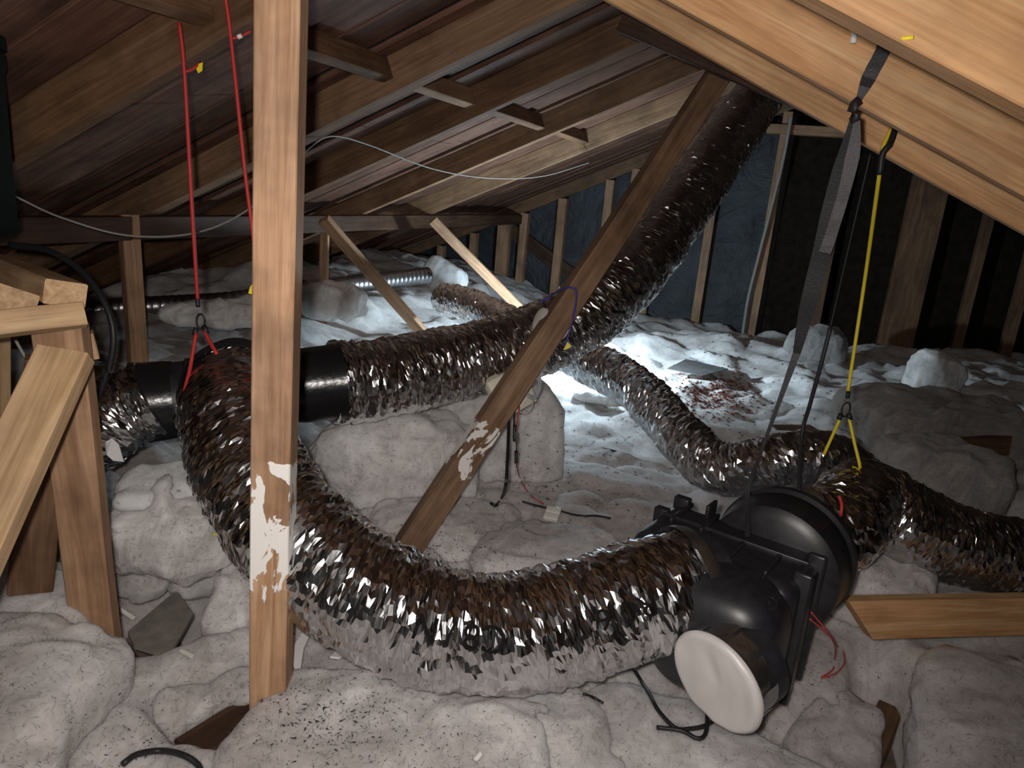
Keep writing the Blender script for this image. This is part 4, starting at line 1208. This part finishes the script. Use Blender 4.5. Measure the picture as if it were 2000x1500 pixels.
# loose glass fibres standing off the wool skin
def fibres(objs, n, label, seed, ymax):
    rnd = random.Random(seed)
    tris, acc, tot = [], [], 0.0
    for o in objs:
        m = o.matrix_world
        for pf in o.data.polygons:
            c = m @ pf.center
            if c.y > ymax or c.z < 0.06: continue
            nn = (m.to_3x3() @ pf.normal).normalized()
            if nn.dot((CAM - c).normalized()) < -0.15: continue
            d = (c - CAM).length
            tot += pf.area / (d * d)
            tris.append((o, pf.index, m)); acc.append(tot)
    import bisect
    v, f = [], []
    for _ in range(n):
        o, pi_, m = tris[min(len(tris) - 1, bisect.bisect(acc, rnd.random() * tot))]
        pf = o.data.polygons[pi_]
        cs = [m @ o.data.vertices[i].co for i in pf.vertices]
        a, b2 = rnd.random(), rnd.random()
        c = (cs[0] * (1 - a) + cs[1] * a) * (1 - b2) + (cs[3 % len(cs)] * (1 - a) + cs[2] * a) * b2
        nn = (m.to_3x3() @ pf.normal).normalized()
        t = Vector((rnd.gauss(0, 1), rnd.gauss(0, 1), rnd.gauss(0, .6)))
        t = (t - nn * t.dot(nn)).normalized()
        L = rnd.uniform(0.006, 0.022)
        e1 = c + t * L * 0.5 + nn * L * rnd.uniform(0.15, 0.4)
        e2 = c + t * L + nn * L * rnd.uniform(0.0, 0.4)
        sd = t.cross(nn) * 0.0004
        k = len(v)
        v += [c - sd - nn * .001, c + sd - nn * .001, e1 + sd, e1 - sd, e2]
        f += [(k, k + 1, k + 2, k + 3), (k + 3, k + 2, k + 4)]
    tag(link('glass_fibres', pydata('fibres', v, f), M_WOOL), label, 'insulation', kind='stuff')
fibres(ins, 90000, 'fine loose fibres fuzzing the surface of the glass wool', 12, 5.0)

# crumbs of dirt on the wool: nobody could count them
def crumbs(name, spots, mat, label, seed):
    rnd = random.Random(seed)
    v, f = [], []
    for (px, py, sx, sy, n, s0, s1) in spots:
        for _ in range(n):
            q = BV.ray_cast(CAM, ray(rnd.gauss(px, sx), rnd.gauss(py, sy)).normalized())
            if not q[0]: continue
            c = q[0]; s = rnd.uniform(s0, s1) * (c - CAM).length / 1.9
            a = rnd.uniform(0, 6.28); st_ = rnd.uniform(1, 3.2)
            d1 = Vector((math.cos(a), math.sin(a), rnd.uniform(-.2, .3))) * s * st_
            d2 = Vector((-math.sin(a), math.cos(a), 0)) * s
            k = len(v)
            v += [c + d1, c + d2 * .6, c - d1, c - d2 * .6, c + Vector((0, 0, s * 0.8))]
            f += [(k, k + 1, k + 4), (k + 1, k + 2, k + 4), (k + 2, k + 3, k + 4), (k + 3, k, k + 4), (k + 3, k + 2, k + 1, k)]
    tag(link(name, pydata(name, v, f), mat), label, 'debris', kind='stuff')
crumbs('dirt_crumbs', [(600, 1400, 60, 40, 130, .001, .004), (680, 1390, 80, 60, 260, .0008, .0025), (760, 1440, 120, 40, 120, .0008, .003), (1000, 1430, 300, 40, 90, .0008, .002),
                       (900, 1080, 60, 20, 130, .0008, .0028), (1100, 870, 90, 60, 120, .001, .003), (1200, 900, 80, 60, 70, .001, .003), (1040, 980, 120, 50, 120, .0008, .0025), (700, 900, 150, 60, 50, .001, .002),
                       (150, 1350, 120, 70, 60, .0008, .002), (300, 1450, 70, 40, 70, .001, .003), (1500, 800, 90, 60, 160, .0012, .003), (1420, 690, 60, 40, 60, .001, .003), (1650, 1250, 100, 100, 80, .0008, .002)],
       M_DEBRIS, 'dark dirt crumbs sprinkled over the insulation', 5)
crumbs('red_crumbs', [(1390, 775, 40, 22, 700, .0012, .0042), (1365, 765, 60, 25, 250, .001, .003)], M_REDDUST, 'patch of reddish crumbs on the lit wool left of the strap', 6)

# ------------------------------------------------------------------ work lamp hidden behind the big duct: the cold light of the far attic
lp = at(1160, 650, 5.0)
lamp = empty('work_lamp', lp, 'small cold-white work lamp on the wool behind the big duct', 'lamp')
bpy.context.view_layer.update()
M_LENS, nt, b = new_mat('lamp_lens')
b.inputs['Emission Color'].default_value = (0.8, 0.9, 1, 1); b.inputs['Emission Strength'].default_value = 30.0
M_LENS.node_tree.nodes.active = b
lathe('housing', lp + Vector((-0.02, 0, -0.06)), (0, 0, 1), [(0, 0.03), (0.01, 0.035), (0.05, 0.035), (0.06, 0.02)], M_RUBBER, lamp, n=24, hint=(0, 1, 0))
lathe('lens', lp + Vector((-0.02, 0, 0.0)), (0, 0, 1), [(0, 0.02), (0.015, 0.018), (0.02, 0.008)], M_LENS, lamp, n=24, hint=(0, 1, 0))
gl = top(lp.x - 0.02, lp.y)
lathe('stem', (lp.x - 0.02, lp.y, gl.z - 0.02), (0, 0, 1), [(0, 0.04), (0.015, 0.04), (0.02, 0.012), (max(0.05, lp.z - 0.06 - gl.z + 0.02), 0.012)], M_RUBBER, lamp, n=20, hint=(0, 1, 0))
hax = Vector((0.66, -0.50, 0.56)).normalized()
lathe('added_light_shield', lp + Vector((-0.02, 0, 0.06)), hax, [(0.085 * math.cos(R_(a)), 0.085 * math.sin(R_(a)) + 0.0005) for a in (0, 12, 24, 36, 48, 60)] + [(0.08 * math.cos(R_(a)), 0.08 * math.sin(R_(a)) + 0.0005) for a in (60, 48, 36, 24, 12, 0)], M_RUBBER, lamp, n=28, capa=False, capb=False, hint=(0, 1, 0))  # unseen shell added to stop lamp light reaching the right wall and wool
ll = bpy.data.lights.new('work_lamp_light', 'POINT')
ll.energy = LAMP_W; ll.color = (0.68, 0.87, 1.0); ll.shadow_soft_size = 0.03
llo = bpy.data.objects.new('work_lamp_light', ll)
COL.objects.link(llo)
llo.location = lp + Vector((-0.02, 0, 0.06))
